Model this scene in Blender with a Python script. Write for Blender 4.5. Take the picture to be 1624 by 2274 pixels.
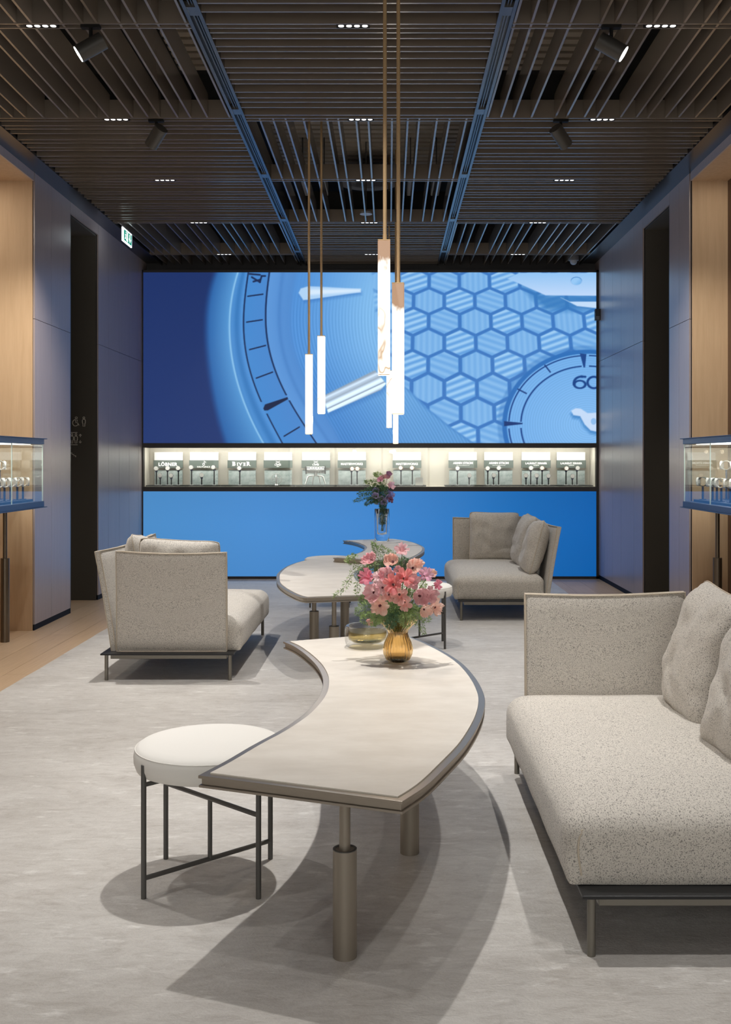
import bpy, bmesh, math, random
import numpy as np
from mathutils import Vector, Matrix, noise

for _o in list(bpy.data.objects):
    bpy.data.objects.remove(_o)
scene = bpy.context.scene
COL = scene.collection
PI = math.pi

# ------------------------------------------------------------------ camera
F = 2300.0                     # focal length in pixels of the 1624 x 2274 frame
VX, VY = 864.0, 1022.0         # vanishing point of the depth lines
HC = 1.36                      # eye height
cam_d = bpy.data.cameras.new('camera')
cam_d.sensor_fit = 'HORIZONTAL'
cam_d.sensor_width = 36.0
cam_d.lens = 36.0 * F / 1624.0
cam_d.shift_x = -(VX - 812.0) / 1624.0
cam_d.shift_y = -(1137.0 - VY) / 1624.0
cam_d.clip_start = 0.05
cam_d.clip_end = 100
cam = bpy.data.objects.new('camera', cam_d)
cam.location = (0, 0, HC)
cam.rotation_euler = (PI / 2, 0, 0)
COL.objects.link(cam)
scene.camera = cam

# ------------------------------------------------------------------ world, view, large light settings
world = bpy.data.worlds.new('world')
scene.world = world
world.use_nodes = True
world.node_tree.nodes['Background'].inputs[0].default_value = (1.0, 0.97, 0.93, 1)
world.node_tree.nodes['Background'].inputs[1].default_value = 2.0
scene.view_settings.view_transform = 'Standard'
scene.view_settings.look = 'None'
scene.view_settings.gamma = 1.0
scene.view_settings.use_curve_mapping = False
scene.view_settings.exposure = 0.0

LAMP_W = 180.0                 # each ceiling downlight
LAMP_COL = (1.0, 0.975, 0.945)
SPOT_W = 260.0                 # each lit track spotlight
NICHE_W = 16.0                 # area lamp added to brighten each niche
CASE_W = 30.0                  # light strip of the wall display case
SCREEN_E = 1.0
LOWER_E = 1.0
PENDANT_E = 3.0


def px(x, y, z):
    """point of the picture on the horizontal plane at height z"""
    Y = F * (HC - z) / (y - VY)
    return ((x - VX) / F * Y, Y, z)


def py(x, y, Y):
    """point of the picture on the upright plane at depth Y"""
    return ((x - VX) / F * Y, Y, HC - (y - VY) / F * Y)


def srgb(r, g, b):
    def f(c):
        c /= 255.0
        return c / 12.92 if c <= 0.04045 else ((c + 0.055) / 1.055) ** 2.4
    return (f(r), f(g), f(b), 1.0)


# ------------------------------------------------------------------ materials
MATS = {}


def new_mat(name):
    m = bpy.data.materials.new(name)
    m.use_nodes = True
    nt = m.node_tree
    b = nt.nodes['Principled BSDF']
    MATS[name] = m
    return m, nt, b


def simple(name, col, rough=0.5, metal=0.0, spec=0.5, emit=None, strength=1.0):
    m, nt, b = new_mat(name)
    b.inputs['Base Color'].default_value = col
    b.inputs['Roughness'].default_value = rough
    b.inputs['Metallic'].default_value = metal
    b.inputs['Specular IOR Level'].default_value = spec
    if emit is not None:
        b.inputs['Emission Color'].default_value = emit
        b.inputs['Emission Strength'].default_value = strength
    return m


def node(nt, kind, **kw):
    n = nt.nodes.new(kind)
    for k, v in kw.items():
        setattr(n, k, v)
    return n


def ramp(nt, fac, stops):
    r = node(nt, 'ShaderNodeValToRGB')
    el = r.color_ramp.elements
    while len(el) > 1:
        el.remove(el[-1])
    el[0].position = stops[0][0]
    el[0].color = stops[0][1]
    for p, c in stops[1:]:
        e = el.new(p)
        e.color = c
    nt.links.new(fac, r.inputs[0])
    return r.outputs[0]


def noise_tex(nt, scale, stretch=(1, 1, 1), detail=2.0, rough=0.5, coord='Object', rot=(0, 0, 0), distortion=0.0, vary=False):
    tc = node(nt, 'ShaderNodeTexCoord')
    mp = node(nt, 'ShaderNodeMapping')
    mp.inputs['Scale'].default_value = stretch
    mp.inputs['Rotation'].default_value = rot
    if vary:
        oi = node(nt, 'ShaderNodeObjectInfo')
        va = node(nt, 'ShaderNodeVectorMath', operation='MULTIPLY_ADD')
        nt.links.new(oi.outputs['Location'], va.inputs[0])
        va.inputs[1].default_value = (3.1, 2.3, 1.7)
        nt.links.new(tc.outputs[coord], va.inputs[2])
        nt.links.new(va.outputs[0], mp.inputs['Vector'])
    else:
        nt.links.new(tc.outputs[coord], mp.inputs['Vector'])
    n = node(nt, 'ShaderNodeTexNoise')
    n.inputs['Scale'].default_value = scale
    n.inputs['Detail'].default_value = detail
    n.inputs['Roughness'].default_value = rough
    n.inputs['Distortion'].default_value = distortion
    nt.links.new(mp.outputs[0], n.inputs['Vector'])
    return n.outputs['Fac']


def add_bump(nt, b, fac, strength, dist):
    bp = node(nt, 'ShaderNodeBump')
    bp.inputs['Strength'].default_value = strength
    bp.inputs['Distance'].default_value = dist
    nt.links.new(fac, bp.inputs['Height'])
    nt.links.new(bp.outputs[0], b.inputs['Normal'])


def mixc(nt, fac, a, c, mode='MIX'):
    n = node(nt, 'ShaderNodeMix', data_type='RGBA', blend_type=mode)
    if isinstance(fac, float):
        n.inputs[0].default_value = fac
    else:
        nt.links.new(fac, n.inputs[0])
    for i, v in ((6, a), (7, c)):
        if isinstance(v, tuple):
            n.inputs[i].default_value = v
        else:
            nt.links.new(v, n.inputs[i])
    return n.outputs[2]


def mat_panel():
    m, nt, b = new_mat('wood_veneer_panel')
    g = noise_tex(nt, 6.0, (18, 18, 0.35), 4.0, 0.6)
    c = ramp(nt, g, [(0.30, srgb(166, 152, 150)), (0.70, srgb(178, 164, 162))])
    nt.links.new(c, b.inputs['Base Color'])
    b.inputs['Roughness'].default_value = 0.30
    b.inputs['Specular IOR Level'].default_value = 1.0
    add_bump(nt, b, g, 0.04, 0.002)
    return m


def mat_beige():
    m, nt, b = new_mat('beige_wall_covering')
    g = noise_tex(nt, 30.0, (1, 1, 0.08), 3.0, 0.6)
    c = ramp(nt, g, [(0.3, srgb(196, 166, 133)), (0.7, srgb(206, 177, 144))])
    nt.links.new(c, b.inputs['Base Color'])
    b.inputs['Roughness'].default_value = 0.65
    return m


def mat_floor(tone):
    m, nt, b = new_mat('oak_floor_%d' % tone)
    g = noise_tex(nt, 5.0, (14, 0.5, 1), 4.0, 0.6)
    k = (-5, 0, 5)[tone]
    c = ramp(nt, g, [(0.3, srgb(178 + k, 150 + k, 120 + k)), (0.7, srgb(192 + k, 164 + k, 133 + k))])
    nt.links.new(c, b.inputs['Base Color'])
    b.inputs['Roughness'].default_value = 0.42
    return m


def mat_rug():
    m, nt, b = new_mat('silvery_viscose_rug')
    big = noise_tex(nt, 2.2, (0.7, 1.5, 1), 6.0, 0.66, distortion=0.8)
    streak = noise_tex(nt, 6.5, (1.5, 4.0, 1), 6.0, 0.7, distortion=1.2)
    fine = noise_tex(nt, 90.0, (1, 1.6, 1), 2.0, 0.6)
    worn = noise_tex(nt, 7.0, (0.8, 2.2, 1), 4.0, 0.7)
    c1 = ramp(nt, big, [(0.32, srgb(152, 146, 139)), (0.50, srgb(187, 183, 178)), (0.68, srgb(208, 205, 200))])
    c2 = ramp(nt, streak, [(0.30, srgb(142, 134, 126)), (0.5, srgb(191, 187, 182)), (0.72, srgb(218, 215, 210))])
    c3 = ramp(nt, fine, [(0.25, srgb(178, 170, 160)), (0.75, srgb(214, 208, 200))])
    c = mixc(nt, 0.5, c1, c2)
    c = mixc(nt, 0.22, c, c3)
    wmask = ramp(nt, worn, [(0.58, (0, 0, 0, 1)), (0.72, (1, 1, 1, 1))])
    c = mixc(nt, wmask, c, srgb(222, 219, 214))
    nt.links.new(c, b.inputs['Base Color'])
    b.inputs['Roughness'].default_value = 0.5
    b.inputs['Specular IOR Level'].default_value = 0.6
    b.inputs['Sheen Weight'].default_value = 0.25
    b.inputs['Sheen Roughness'].default_value = 0.4
    mx = node(nt, 'ShaderNodeMath', operation='ADD')
    nt.links.new(streak, mx.inputs[0])
    nt.links.new(fine, mx.inputs[1])
    add_bump(nt, b, mx.outputs[0], 0.30, 0.010)
    return m


def mat_fabric(name, light, dark, lo, hi, scale=170.0):
    m, nt, b = new_mat(name)
    n1 = noise_tex(nt, scale, (1.0, 0.55, 1.0), 2.0, 0.7)
    n2 = noise_tex(nt, scale * 0.42, (0.6, 1.0, 1.2), 2.0, 0.6)
    mid = tuple(l * 0.74 + d * 0.26 for l, d in zip(light, dark))
    c1 = ramp(nt, n1, [(lo, dark), ((lo + hi) / 2, mid), (hi, light)])
    c2 = ramp(nt, n2, [(0.34, mid), (0.55, light)])
    c = mixc(nt, 0.35, c1, c2)
    nt.links.new(c, b.inputs['Base Color'])
    b.inputs['Roughness'].default_value = 0.9
    b.inputs['Specular IOR Level'].default_value = 0.15
    b.inputs['Sheen Weight'].default_value = 0.2
    add_bump(nt, b, n1, 0.5, 0.003)
    return m


def mat_tabletop():
    m, nt, b = new_mat('cream_table_inlay')
    n1 = noise_tex(nt, 5.0, (1, 2, 1), 5.0, 0.6)
    c = ramp(nt, n1, [(0.35, srgb(214, 206, 194)), (0.65, srgb(226, 219, 208))])
    nt.links.new(c, b.inputs['Base Color'])
    b.inputs['Roughness'].default_value = 0.5
    return m


def mat_thin_glass(name='clear_pane', tint=(0.975, 0.99, 0.982, 1), power=4.5):
    m = bpy.data.materials.new(name)
    m.use_nodes = True
    nt = m.node_tree
    for n in list(nt.nodes):
        nt.nodes.remove(n)
    out = node(nt, 'ShaderNodeOutputMaterial')
    tr = node(nt, 'ShaderNodeBsdfTransparent')
    tr.inputs[0].default_value = tint
    gl = node(nt, 'ShaderNodeBsdfGlossy')
    gl.inputs['Roughness'].default_value = 0.0
    lw = node(nt, 'ShaderNodeLayerWeight')
    lw.inputs['Blend'].default_value = 0.5
    pw = node(nt, 'ShaderNodeMath', operation='POWER')
    nt.links.new(lw.outputs['Facing'], pw.inputs[0])
    pw.inputs[1].default_value = power
    fr = node(nt, 'ShaderNodeMath', operation='MULTIPLY_ADD')
    nt.links.new(pw.outputs[0], fr.inputs[0])
    fr.inputs[1].default_value = 0.92
    fr.inputs[2].default_value = 0.04
    mx = node(nt, 'ShaderNodeMixShader')
    nt.links.new(fr.outputs[0], mx.inputs[0])
    nt.links.new(tr.outputs[0], mx.inputs[1])
    nt.links.new(gl.outputs[0], mx.inputs[2])
    nt.links.new(mx.outputs[0], out.inputs[0])
    MATS[name] = m
    return m


def mat_glass(name, col, rough=0.0, ior=1.48):
    m, nt, b = new_mat(name)
    b.inputs['Base Color'].default_value = col
    b.inputs['Roughness'].default_value = rough
    b.inputs['Transmission Weight'].default_value = 1.0
    b.inputs['IOR'].default_value = ior
    return m


def mat_alabaster(name, top):
    m, nt, b = new_mat(name)
    n1 = noise_tex(nt, 7.0, (1, 1, 0.8), 4.0, 0.6, vary=True)
    n2 = noise_tex(nt, 5.0, (1.5, 1.5, 0.6), 3.0, 0.5, rot=(0.4, 0.6, 0), vary=True)
    sub = node(nt, 'ShaderNodeMath', operation='SUBTRACT')
    nt.links.new(n2, sub.inputs[0])
    sub.inputs[1].default_value = 0.5
    ab = node(nt, 'ShaderNodeMath', operation='ABSOLUTE')
    nt.links.new(sub.outputs[0], ab.inputs[0])
    vein = ramp(nt, ab.outputs[0], [(0.0, srgb(188, 150, 112)), (0.006, srgb(226, 206, 182)), (0.016, srgb(255, 252, 246))])
    cloud = ramp(nt, n1, [(0.22, srgb(222, 196, 166)), (0.34, srgb(255, 252, 246))])
    spot = ramp(nt, noise_tex(nt, 3.0, (1, 1, 1.3), 1.0, 0.5, vary=True), [(0.54, (0, 0, 0, 1)), (0.62, (1, 1, 1, 1))])
    vein = mixc(nt, spot, srgb(255, 252, 246), vein)
    c = mixc(nt, 1.0, vein, cloud, 'MULTIPLY')
    if top:
        tc = node(nt, 'ShaderNodeTexCoord')
        sx = node(nt, 'ShaderNodeSeparateXYZ')
        nt.links.new(tc.outputs['Generated'], sx.inputs[0])
        ad = node(nt, 'ShaderNodeMath', operation='MULTIPLY_ADD')
        nt.links.new(noise_tex(nt, 16.0, (1, 1, 0.5), 3.0, 0.6, vary=True), ad.inputs[0])
        ad.inputs[1].default_value = 0.34
        nt.links.new(sx.outputs[2], ad.inputs[2])
        stain = ramp(nt, ad.outputs[0], [(0.96, (0, 0, 0, 1)), (1.24, (1, 1, 1, 1))])
        c = mixc(nt, stain, c, srgb(168, 128, 96))
    nt.links.new(c, b.inputs['Emission Color'])
    b.inputs['Base Color'].default_value = (0.1, 0.095, 0.09, 1)
    b.inputs['Emission Strength'].default_value = 1.15
    b.inputs['Roughness'].default_value = 0.35
    return m


def mat_vcol_emit(name, strength):
    m, nt, b = new_mat(name)
    at = node(nt, 'ShaderNodeAttribute', attribute_name='picture')
    nt.links.new(at.outputs['Color'], b.inputs['Emission Color'])
    b.inputs['Emission Strength'].default_value = strength
    b.inputs['Base Color'].default_value = (0.01, 0.01, 0.012, 1)
    b.inputs['Roughness'].default_value = 0.5
    return m


def mat_slab():
    m, nt, b = new_mat('grey_green_stone_slab')
    n1 = noise_tex(nt, 9.0, (1, 1, 1.6), 5.0, 0.7)
    c = ramp(nt, n1, [(0.3, srgb(134, 150, 148)), (0.5, srgb(172, 184, 182)), (0.7, srgb(198, 207, 205))])
    nt.links.new(c, b.inputs['Base Color'])
    b.inputs['Roughness'].default_value = 0.5
    return m


def mat_petal(name, c0, c1):
    m, nt, b = new_mat(name)
    n1 = noise_tex(nt, 40.0, (1, 1, 1), 3.0, 0.6)
    c = ramp(nt, n1, [(0.3, c0), (0.7, c1)])
    nt.links.new(c, b.inputs['Base Color'])
    b.inputs['Roughness'].default_value = 0.6
    tr = node(nt, 'ShaderNodeBsdfTranslucent')
    nt.links.new(c, tr.inputs['Color'])
    mx = node(nt, 'ShaderNodeMixShader')
    mx.inputs[0].default_value = 0.5
    out = nt.nodes['Material Output']
    nt.links.new(b.outputs[0], mx.inputs[1])
    nt.links.new(tr.outputs[0], mx.inputs[2])
    nt.links.new(mx.outputs[0], out.inputs[0])
    return m


def mat_leaf(name, c0, c1):
    m, nt, b = new_mat(name)
    n1 = noise_tex(nt, 30.0, (1, 1, 1), 2.0, 0.5)
    c = ramp(nt, n1, [(0.3, c0), (0.7, c1)])
    nt.links.new(c, b.inputs['Base Color'])
    b.inputs['Roughness'].default_value = 0.6
    return m


M_PANEL = mat_panel()
M_BEIGE = mat_beige()
M_BROWN = simple('brown_niche_back', srgb(96, 74, 56), 0.6)
M_FLOOR = [mat_floor(i) for i in range(3)]
M_SUBFLOOR = simple('dark_floor_joint', srgb(120, 100, 80), 0.7)
M_RUG = mat_rug()
M_FAB = mat_fabric('speckled_boucle', srgb(212, 206, 197), srgb(26, 26, 28), 0.375, 0.49, 290.0)
M_PIPE = simple('light_piping', srgb(196, 184, 166), 0.8)
M_WHITEFAB = simple('white_wool_seat', srgb(232, 229, 223), 0.85, spec=0.2)
M_TOP = mat_tabletop()
M_TABLEMETAL = simple('champagne_metal', srgb(165, 156, 144), 0.34, 0.75)
M_COLUMN = simple('taupe_column_metal', srgb(150, 141, 129), 0.42, 0.55)
M_DARKMETAL = simple('graphite_metal', srgb(92, 90, 88), 0.42, 0.35)
M_PLATFORM = simple('black_platform', srgb(40, 40, 42), 0.4, 0.3)
M_SOFALEG = simple('sofa_leg_metal', srgb(128, 124, 116), 0.35, 0.7)
M_BLACK = simple('matt_black', srgb(20, 19, 18), 0.7, spec=0.3)
M_PORTAL = simple('portal_black', srgb(84, 80, 74), 0.75, spec=0.2)
M_SLAT = simple('dark_bronze_slat', srgb(122, 112, 102), 0.22, spec=1.0)
M_RAIL = simple('black_track', srgb(70, 68, 68), 0.22, spec=0.9)
M_TRIM = simple('charcoal_trim', srgb(38, 37, 38), 0.28, spec=0.7)
M_DECK = simple('grey_metal_deck', srgb(190, 180, 166), 0.6, 0.2)
M_PLENUM = simple('plenum_black', srgb(20, 19, 19), 0.8)
M_BASE = simple('black_base', srgb(18, 20, 26), 0.6, spec=0.2)
M_FRAME = simple('screen_frame_black', srgb(58, 54, 54), 0.45)
M_CASE = simple('pale_case_lining', srgb(206, 200, 188), 0.6)
M_WHITE = simple('white_board', srgb(238, 240, 238), 0.5)
M_BAND = simple('dark_green_grey_band', srgb(98, 108, 102), 0.55)
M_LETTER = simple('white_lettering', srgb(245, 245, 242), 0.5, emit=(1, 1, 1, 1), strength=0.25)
M_SLAB = mat_slab()
M_TRAY = simple('dark_tray', srgb(44, 46, 46), 0.4)
M_STEEL = simple('polished_steel', srgb(236, 236, 234), 0.25, 0.55)
M_DIAL = simple('silver_dial', srgb(236, 234, 230), 0.3, 0.1)
M_ROSE = simple('rose_gold', srgb(224, 176, 146), 0.25, 0.8)
M_STRAP = simple('black_strap', srgb(34, 34, 36), 0.5)
M_STRAPB = simple('blue_strap', srgb(52, 62, 92), 0.5)
M_BRASS = simple('brushed_brass', srgb(206, 176, 134), 0.36, 0.45)
M_ALAB = mat_alabaster('lit_alabaster', False)
M_ALAB_TOP = mat_alabaster('lit_alabaster_stained_end', True)
M_PANE = mat_thin_glass()
M_GLASS = mat_glass('clear_glass', (0.97, 0.99, 1.0, 1))
M_AMBER = mat_glass('amber_glass', srgb(248, 222, 172), 0.02)
M_AMBERIN = mat_thin_glass('amber_liner', (0.97, 0.90, 0.70, 1))
M_CLEARWALL = mat_thin_glass('clear_bowl_glass', (0.95, 0.965, 0.97, 1), 2.6)
M_NAVY = simple('navy_case_metal', srgb(62, 80, 112), 0.35, 0.3)
M_LED = simple('led_lens', (1, 1, 1, 1), 0.4, emit=(1, 0.97, 0.9, 1), strength=1.6)
M_SPOTLENS = simple('spot_lens', (1, 1, 1, 1), 0.4, emit=(1, 0.98, 0.94, 1), strength=14.0)
M_STRIP = simple('led_strip', (1, 1, 1, 1), 0.4, emit=(1, 0.97, 0.9, 1), strength=3.0)
M_LAMPBODY = simple('spot_body_grey', srgb(72, 70, 67), 0.45, 0.3)
M_SIGNW = simple('sign_white_lit', (1, 1, 1, 1), 0.5, emit=(0.85, 0.97, 1, 1), strength=1.6)
M_SIGNG = simple('sign_green_lit', srgb(0, 120, 95), 0.5, emit=srgb(0, 140, 110), strength=0.9)
M_PICTO = simple('pictogram_grey', srgb(206, 200, 190), 0.6)
M_GREYPLASTIC = simple('grey_plastic', srgb(120, 120, 122), 0.5)
M_DUCT = simple('pale_blue_duct', srgb(170, 172, 176), 0.5)
M_SCREEN = mat_vcol_emit('led_wall_picture', SCREEN_E)
M_LOWER = mat_vcol_emit('led_lower_picture', LOWER_E)
M_LEAF = mat_leaf('fern_green', srgb(112, 142, 84), srgb(164, 188, 122))
M_LEAFD = mat_leaf('deep_fern_green', srgb(64, 104, 74), srgb(104, 142, 100))
M_STEM = simple('stem_green', srgb(98, 122, 74), 0.6)
M_EYE = simple('dark_flower_eye', srgb(84, 24, 36), 0.6)
PET = {
    'pink': mat_petal('petal_pink', srgb(242, 186, 195), srgb(249, 211, 215)),
    'hot': mat_petal('petal_hot_pink', srgb(241, 136, 162), srgb(248, 174, 192)),
    'coral': mat_petal('petal_coral', srgb(241, 141, 145), srgb(248, 171, 169)),
    'pale': mat_petal('petal_pale_pink', srgb(248, 219, 224), srgb(252, 237, 238)),
    'peach': mat_petal('petal_peach', srgb(248, 203, 192), srgb(251, 224, 212)),
    'salmon': mat_petal('petal_salmon', srgb(245, 185, 179), srgb(249, 208, 202)),
    'dusty': mat_petal('petal_dusty_rose', srgb(225, 173, 180), srgb(241, 201, 205)),
    'mauve': mat_petal('petal_mauve_pink', srgb(238, 179, 208), srgb(248, 212, 228)),
    'lilac': mat_petal('petal_lilac', srgb(180, 169, 213), srgb(210, 199, 231)),
    'plum': mat_petal('petal_plum', srgb(140, 92, 122), srgb(182, 132, 156)),
}


# ------------------------------------------------------------------ mesh helpers
class MB:
    def __init__(self):
        self.v = []
        self.f = []

    def add(self, vs, fs):
        o = len(self.v)
        self.v.extend(tuple(p) for p in vs)
        self.f.extend(tuple(i + o for i in f) for f in fs)
        return self

    def box(self, x0, x1, y0, y1, z0, z1):
        return self.add([(x0, y0, z0), (x1, y0, z0), (x1, y1, z0), (x0, y1, z0), (x0, y0, z1), (x1, y0, z1), (x1, y1, z1), (x0, y1, z1)],
                        [(0, 3, 2, 1), (4, 5, 6, 7), (0, 1, 5, 4), (1, 2, 6, 5), (2, 3, 7, 6), (3, 0, 4, 7)])

    def cyl(self, p0, p1, r0, r1=None, n=16, caps=True):
        r1 = r0 if r1 is None else r1
        a, b = Vector(p0), Vector(p1)
        d = (b - a).normalized()
        u = d.orthogonal().normalized()
        w = d.cross(u)
        vs = []
        for c, r in ((a, r0), (b, r1)):
            for i in range(n):
                t = 2 * PI * i / n
                vs.append(c + (u * math.cos(t) + w * math.sin(t)) * r)
        fs = [(i, (i + 1) % n, n + (i + 1) % n, n + i) for i in range(n)]
        if caps:
            fs.append(tuple(reversed(range(n))))
            fs.append(tuple(range(n, 2 * n)))
        return self.add(vs, fs)

    def tube(self, pts, r, n=8, closed=False, radii=None):
        pts = [Vector(p) for p in pts]
        m = len(pts)
        vs, fs = [], []
        up = None
        for i, p in enumerate(pts):
            if closed:
                d = pts[(i + 1) % m] - pts[i - 1]
            else:
                d = pts[min(i + 1, m - 1)] - pts[max(i - 1, 0)]
            d = d.normalized() if d.length > 1e-9 else Vector((0, 0, 1))
            if up is None:
                up = d.orthogonal().normalized()
            up = (up - d * up.dot(d))
            up = up.normalized() if up.length > 1e-6 else d.orthogonal().normalized()
            w = d.cross(up)
            rr = radii[i] if radii else r
            for k in range(n):
                t = 2 * PI * k / n
                vs.append(p + (up * math.cos(t) + w * math.sin(t)) * rr)
        seg = m if closed else m - 1
        for i in range(seg):
            a, b = i * n, ((i + 1) % m) * n
            for k in range(n):
                fs.append((a + k, a + (k + 1) % n, b + (k + 1) % n, b + k))
        if not closed:
            fs.append(tuple(reversed(range(n))))
            fs.append(tuple(range((m - 1) * n, m * n)))
        return self.add(vs, fs)

    def lathe(self, prof, n=32, c=(0, 0, 0), ribs=0, amp=0.0):
        vs, fs = [], []
        for r, z in prof:
            for i in range(n):
                t = 2 * PI * i / n
                rr = r * (1 + amp * math.cos(ribs * t)) if ribs else r
                vs.append((c[0] + rr * math.cos(t), c[1] + rr * math.sin(t), c[2] + z))
        for j in range(len(prof) - 1):
            for i in range(n):
                a, b = j * n + i, j * n + (i + 1) % n
                fs.append((a, b, b + n, a + n))
        return self.add(vs, fs)

    def prism(self, poly, z0, z1):
        n = len(poly)
        area = sum(poly[i - 1][0] * poly[i][1] - poly[i][0] * poly[i - 1][1] for i in range(n))
        if area < 0:
            poly = list(reversed(poly))
        vs = [(p[0], p[1], z0) for p in poly] + [(p[0], p[1], z1) for p in poly]
        fs = [tuple(reversed(range(n))), tuple(range(n, 2 * n))]
        fs += [(i, (i + 1) % n, n + (i + 1) % n, n + i) for i in range(n)]
        return self.add(vs, fs)

    def extrude_xz(self, poly, y0, y1):
        n = len(poly)
        vs = [(p[0], y0, p[1]) for p in poly] + [(p[0], y1, p[1]) for p in poly]
        fs = [tuple(range(n)), tuple(reversed(range(n, 2 * n)))]
        fs += [(i, (i + 1) % n, n + (i + 1) % n, n + i) for i in range(n)]
        return self.add(vs, fs)

    def mesh(self, name, mat=None, smooth=None, clean=False):
        me = bpy.data.meshes.new(name)
        me.from_pydata([tuple(p) for p in self.v], [], self.f)
        if clean:
            bm = bmesh.new()
            bm.from_mesh(me)
            bmesh.ops.remove_doubles(bm, verts=bm.verts, dist=1e-5)
            bmesh.ops.recalc_face_normals(bm, faces=bm.faces)
            bm.to_mesh(me)
            bm.free()
        if mat is not None:
            me.materials.append(mat)
        if smooth is not None:
            for p in me.polygons:
                p.use_smooth = True
            if smooth < 179:
                me.set_sharp_from_angle(angle=math.radians(smooth))
        me.update()
        return me

    def build(self, name, mat, parent=None, loc=(0, 0, 0), smooth=None, bevel=None, clean=False):
        return link(name, self.mesh(name, mat, smooth, clean), parent, loc, bevel)


def link(name, me, parent=None, loc=(0, 0, 0), bevel=None):
    o = bpy.data.objects.new(name, me)
    COL.objects.link(o)
    o.location = loc
    if parent is not None:
        o.parent = parent
    if bevel:
        md = o.modifiers.new('edge', 'BEVEL')
        md.width = bevel
        md.segments = 2
        md.limit_method = 'ANGLE'
    return o


def tag(o, label, cat, group=None, kind=None):
    o['label'] = label
    o['category'] = cat
    if group:
        o['group'] = group
    if kind:
        o['kind'] = kind
    return o


def thing(name, label, cat, loc=(0, 0, 0), rz=0.0, group=None):
    o = bpy.data.objects.new(name, None)
    COL.objects.link(o)
    o.empty_display_size = 0.05
    o.location = loc
    o.rotation_euler = (0, 0, rz)
    return tag(o, label, cat, group)


def struct(o, label=None):
    o['kind'] = 'structure'
    if label:
        o['label'] = label
    return o


def copy_tree(o, parent=None):
    c = o.copy()
    COL.objects.link(c)
    c.parent = parent
    for ch in list(o.children):
        copy_tree(ch, c)
    return c


def soft_box(hx, hy, hz, r, n=16, crown=0.0, sag=0.0):
    """rounded block centred on its own middle, optionally crowned on top"""
    t = [-math.cos(PI * i / n) for i in range(n + 1)]
    t = [math.copysign(abs(a) ** 0.8, a) for a in t]
    mb = MB()
    H = (hx, hy, hz)
    for ax in range(3):
        for s in (-1, 1):
            base = len(mb.v)
            for i in range(n + 1):
                for j in range(n + 1):
                    p = [0, 0, 0]
                    p[ax] = s
                    p[(ax + 1) % 3] = t[i]
                    p[(ax + 2) % 3] = t[j]
                    q = Vector([p[k] * H[k] for k in range(3)])
                    rr = r if q.z >= 0 else r * (1 - 0.75 * min(1, -q.z / hz))
                    inn = Vector([max(-(H[k] - rr), min(H[k] - rr, q[k])) for k in range(3)])
                    d = q - inn
                    if d.length > 1e-9:
                        q = inn + d.normalized() * rr
                    u, v = q.x / hx, q.y / hy
                    if q.z > 0:
                        q.z += crown * (1 - u ** 4) * (1 - v ** 4) * (q.z / hz)
                    mb.v.append(tuple(q))
            for i in range(n):
                for j in range(n):
                    a = base + i * (n + 1) + j
                    f = (a, a + n + 1, a + n + 2, a + 1)
                    mb.f.append(f if s > 0 else tuple(reversed(f)))
    return mb


def pillow_mesh(w, h, t, seed, n=26):
    """square cushion standing in the xz plane, thin along y; returns body and seam points"""
    mb = MB()

    def pt(u, v, s):
        x = w / 2 * u * (1 - 0.035 * (1 - v * v)) * math.sqrt(1 - 0.10 * v ** 8)
        z = h / 2 * v * (1 - 0.035 * (1 - u * u)) * math.sqrt(1 - 0.10 * u ** 8)
        th = t / 2 * max(0, (1 - abs(u) ** 3.2)) ** 0.55 * max(0, (1 - abs(v) ** 3.2)) ** 0.55
        wr = noise.noise(Vector((u * 2.2 + seed, v * 2.2, s * 3.0))) * 0.016 + noise.noise(Vector((u * 5 + seed, v * 4.5, s * 7.0))) * 0.006
        crease = -0.012 * math.exp(-((u * 0.5 + v + 0.35 + 0.2 * math.sin(3 * u + seed)) / 0.10) ** 2) * max(0, 1 - abs(u)) * (1 if s < 0 else 0.4)
        th = max(0, th + (wr + crease) * min(1, th / (t * 0.2)))
        return (x, s * th, z)
    for s in (-1, 1):
        base = len(mb.v)
        for i in range(n + 1):
            for j in range(n + 1):
                mb.v.append(pt(-1 + 2 * i / n, -1 + 2 * j / n, s))
        for i in range(n):
            for j in range(n):
                a = base + i * (n + 1) + j
                f = (a, a + n + 1, a + n + 2, a + 1)
                mb.f.append(f if s < 0 else tuple(reversed(f)))
    seam = []
    for k in range(n):
        seam.append(pt(-1 + 2 * k / n, -1, 1))
    for k in range(n):
        seam.append(pt(1, -1 + 2 * k / n, 1))
    for k in range(n):
        seam.append(pt(1 - 2 * k / n, 1, 1))
    for k in range(n):
        seam.append(pt(-1, 1 - 2 * k / n, 1))
    return mb, seam


def catmull(pts, m=8):
    out = []
    P = [Vector(p) for p in pts]
    for i in range(len(P) - 1):
        p0 = P[i - 1] if i > 0 else P[i] * 2 - P[i + 1]
        p1, p2 = P[i], P[i + 1]
        p3 = P[i + 2] if i + 2 < len(P) else P[i + 1] * 2 - P[i]
        for k in range(m):
            t = k / m
            out.append(0.5 * ((2 * p1) + (p2 - p0) * t + (2 * p0 - 5 * p1 + 4 * p2 - p3) * t * t + (3 * p1 - p0 - 3 * p2 + p3) * t ** 3))
    out.append(P[-1])
    return out


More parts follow.
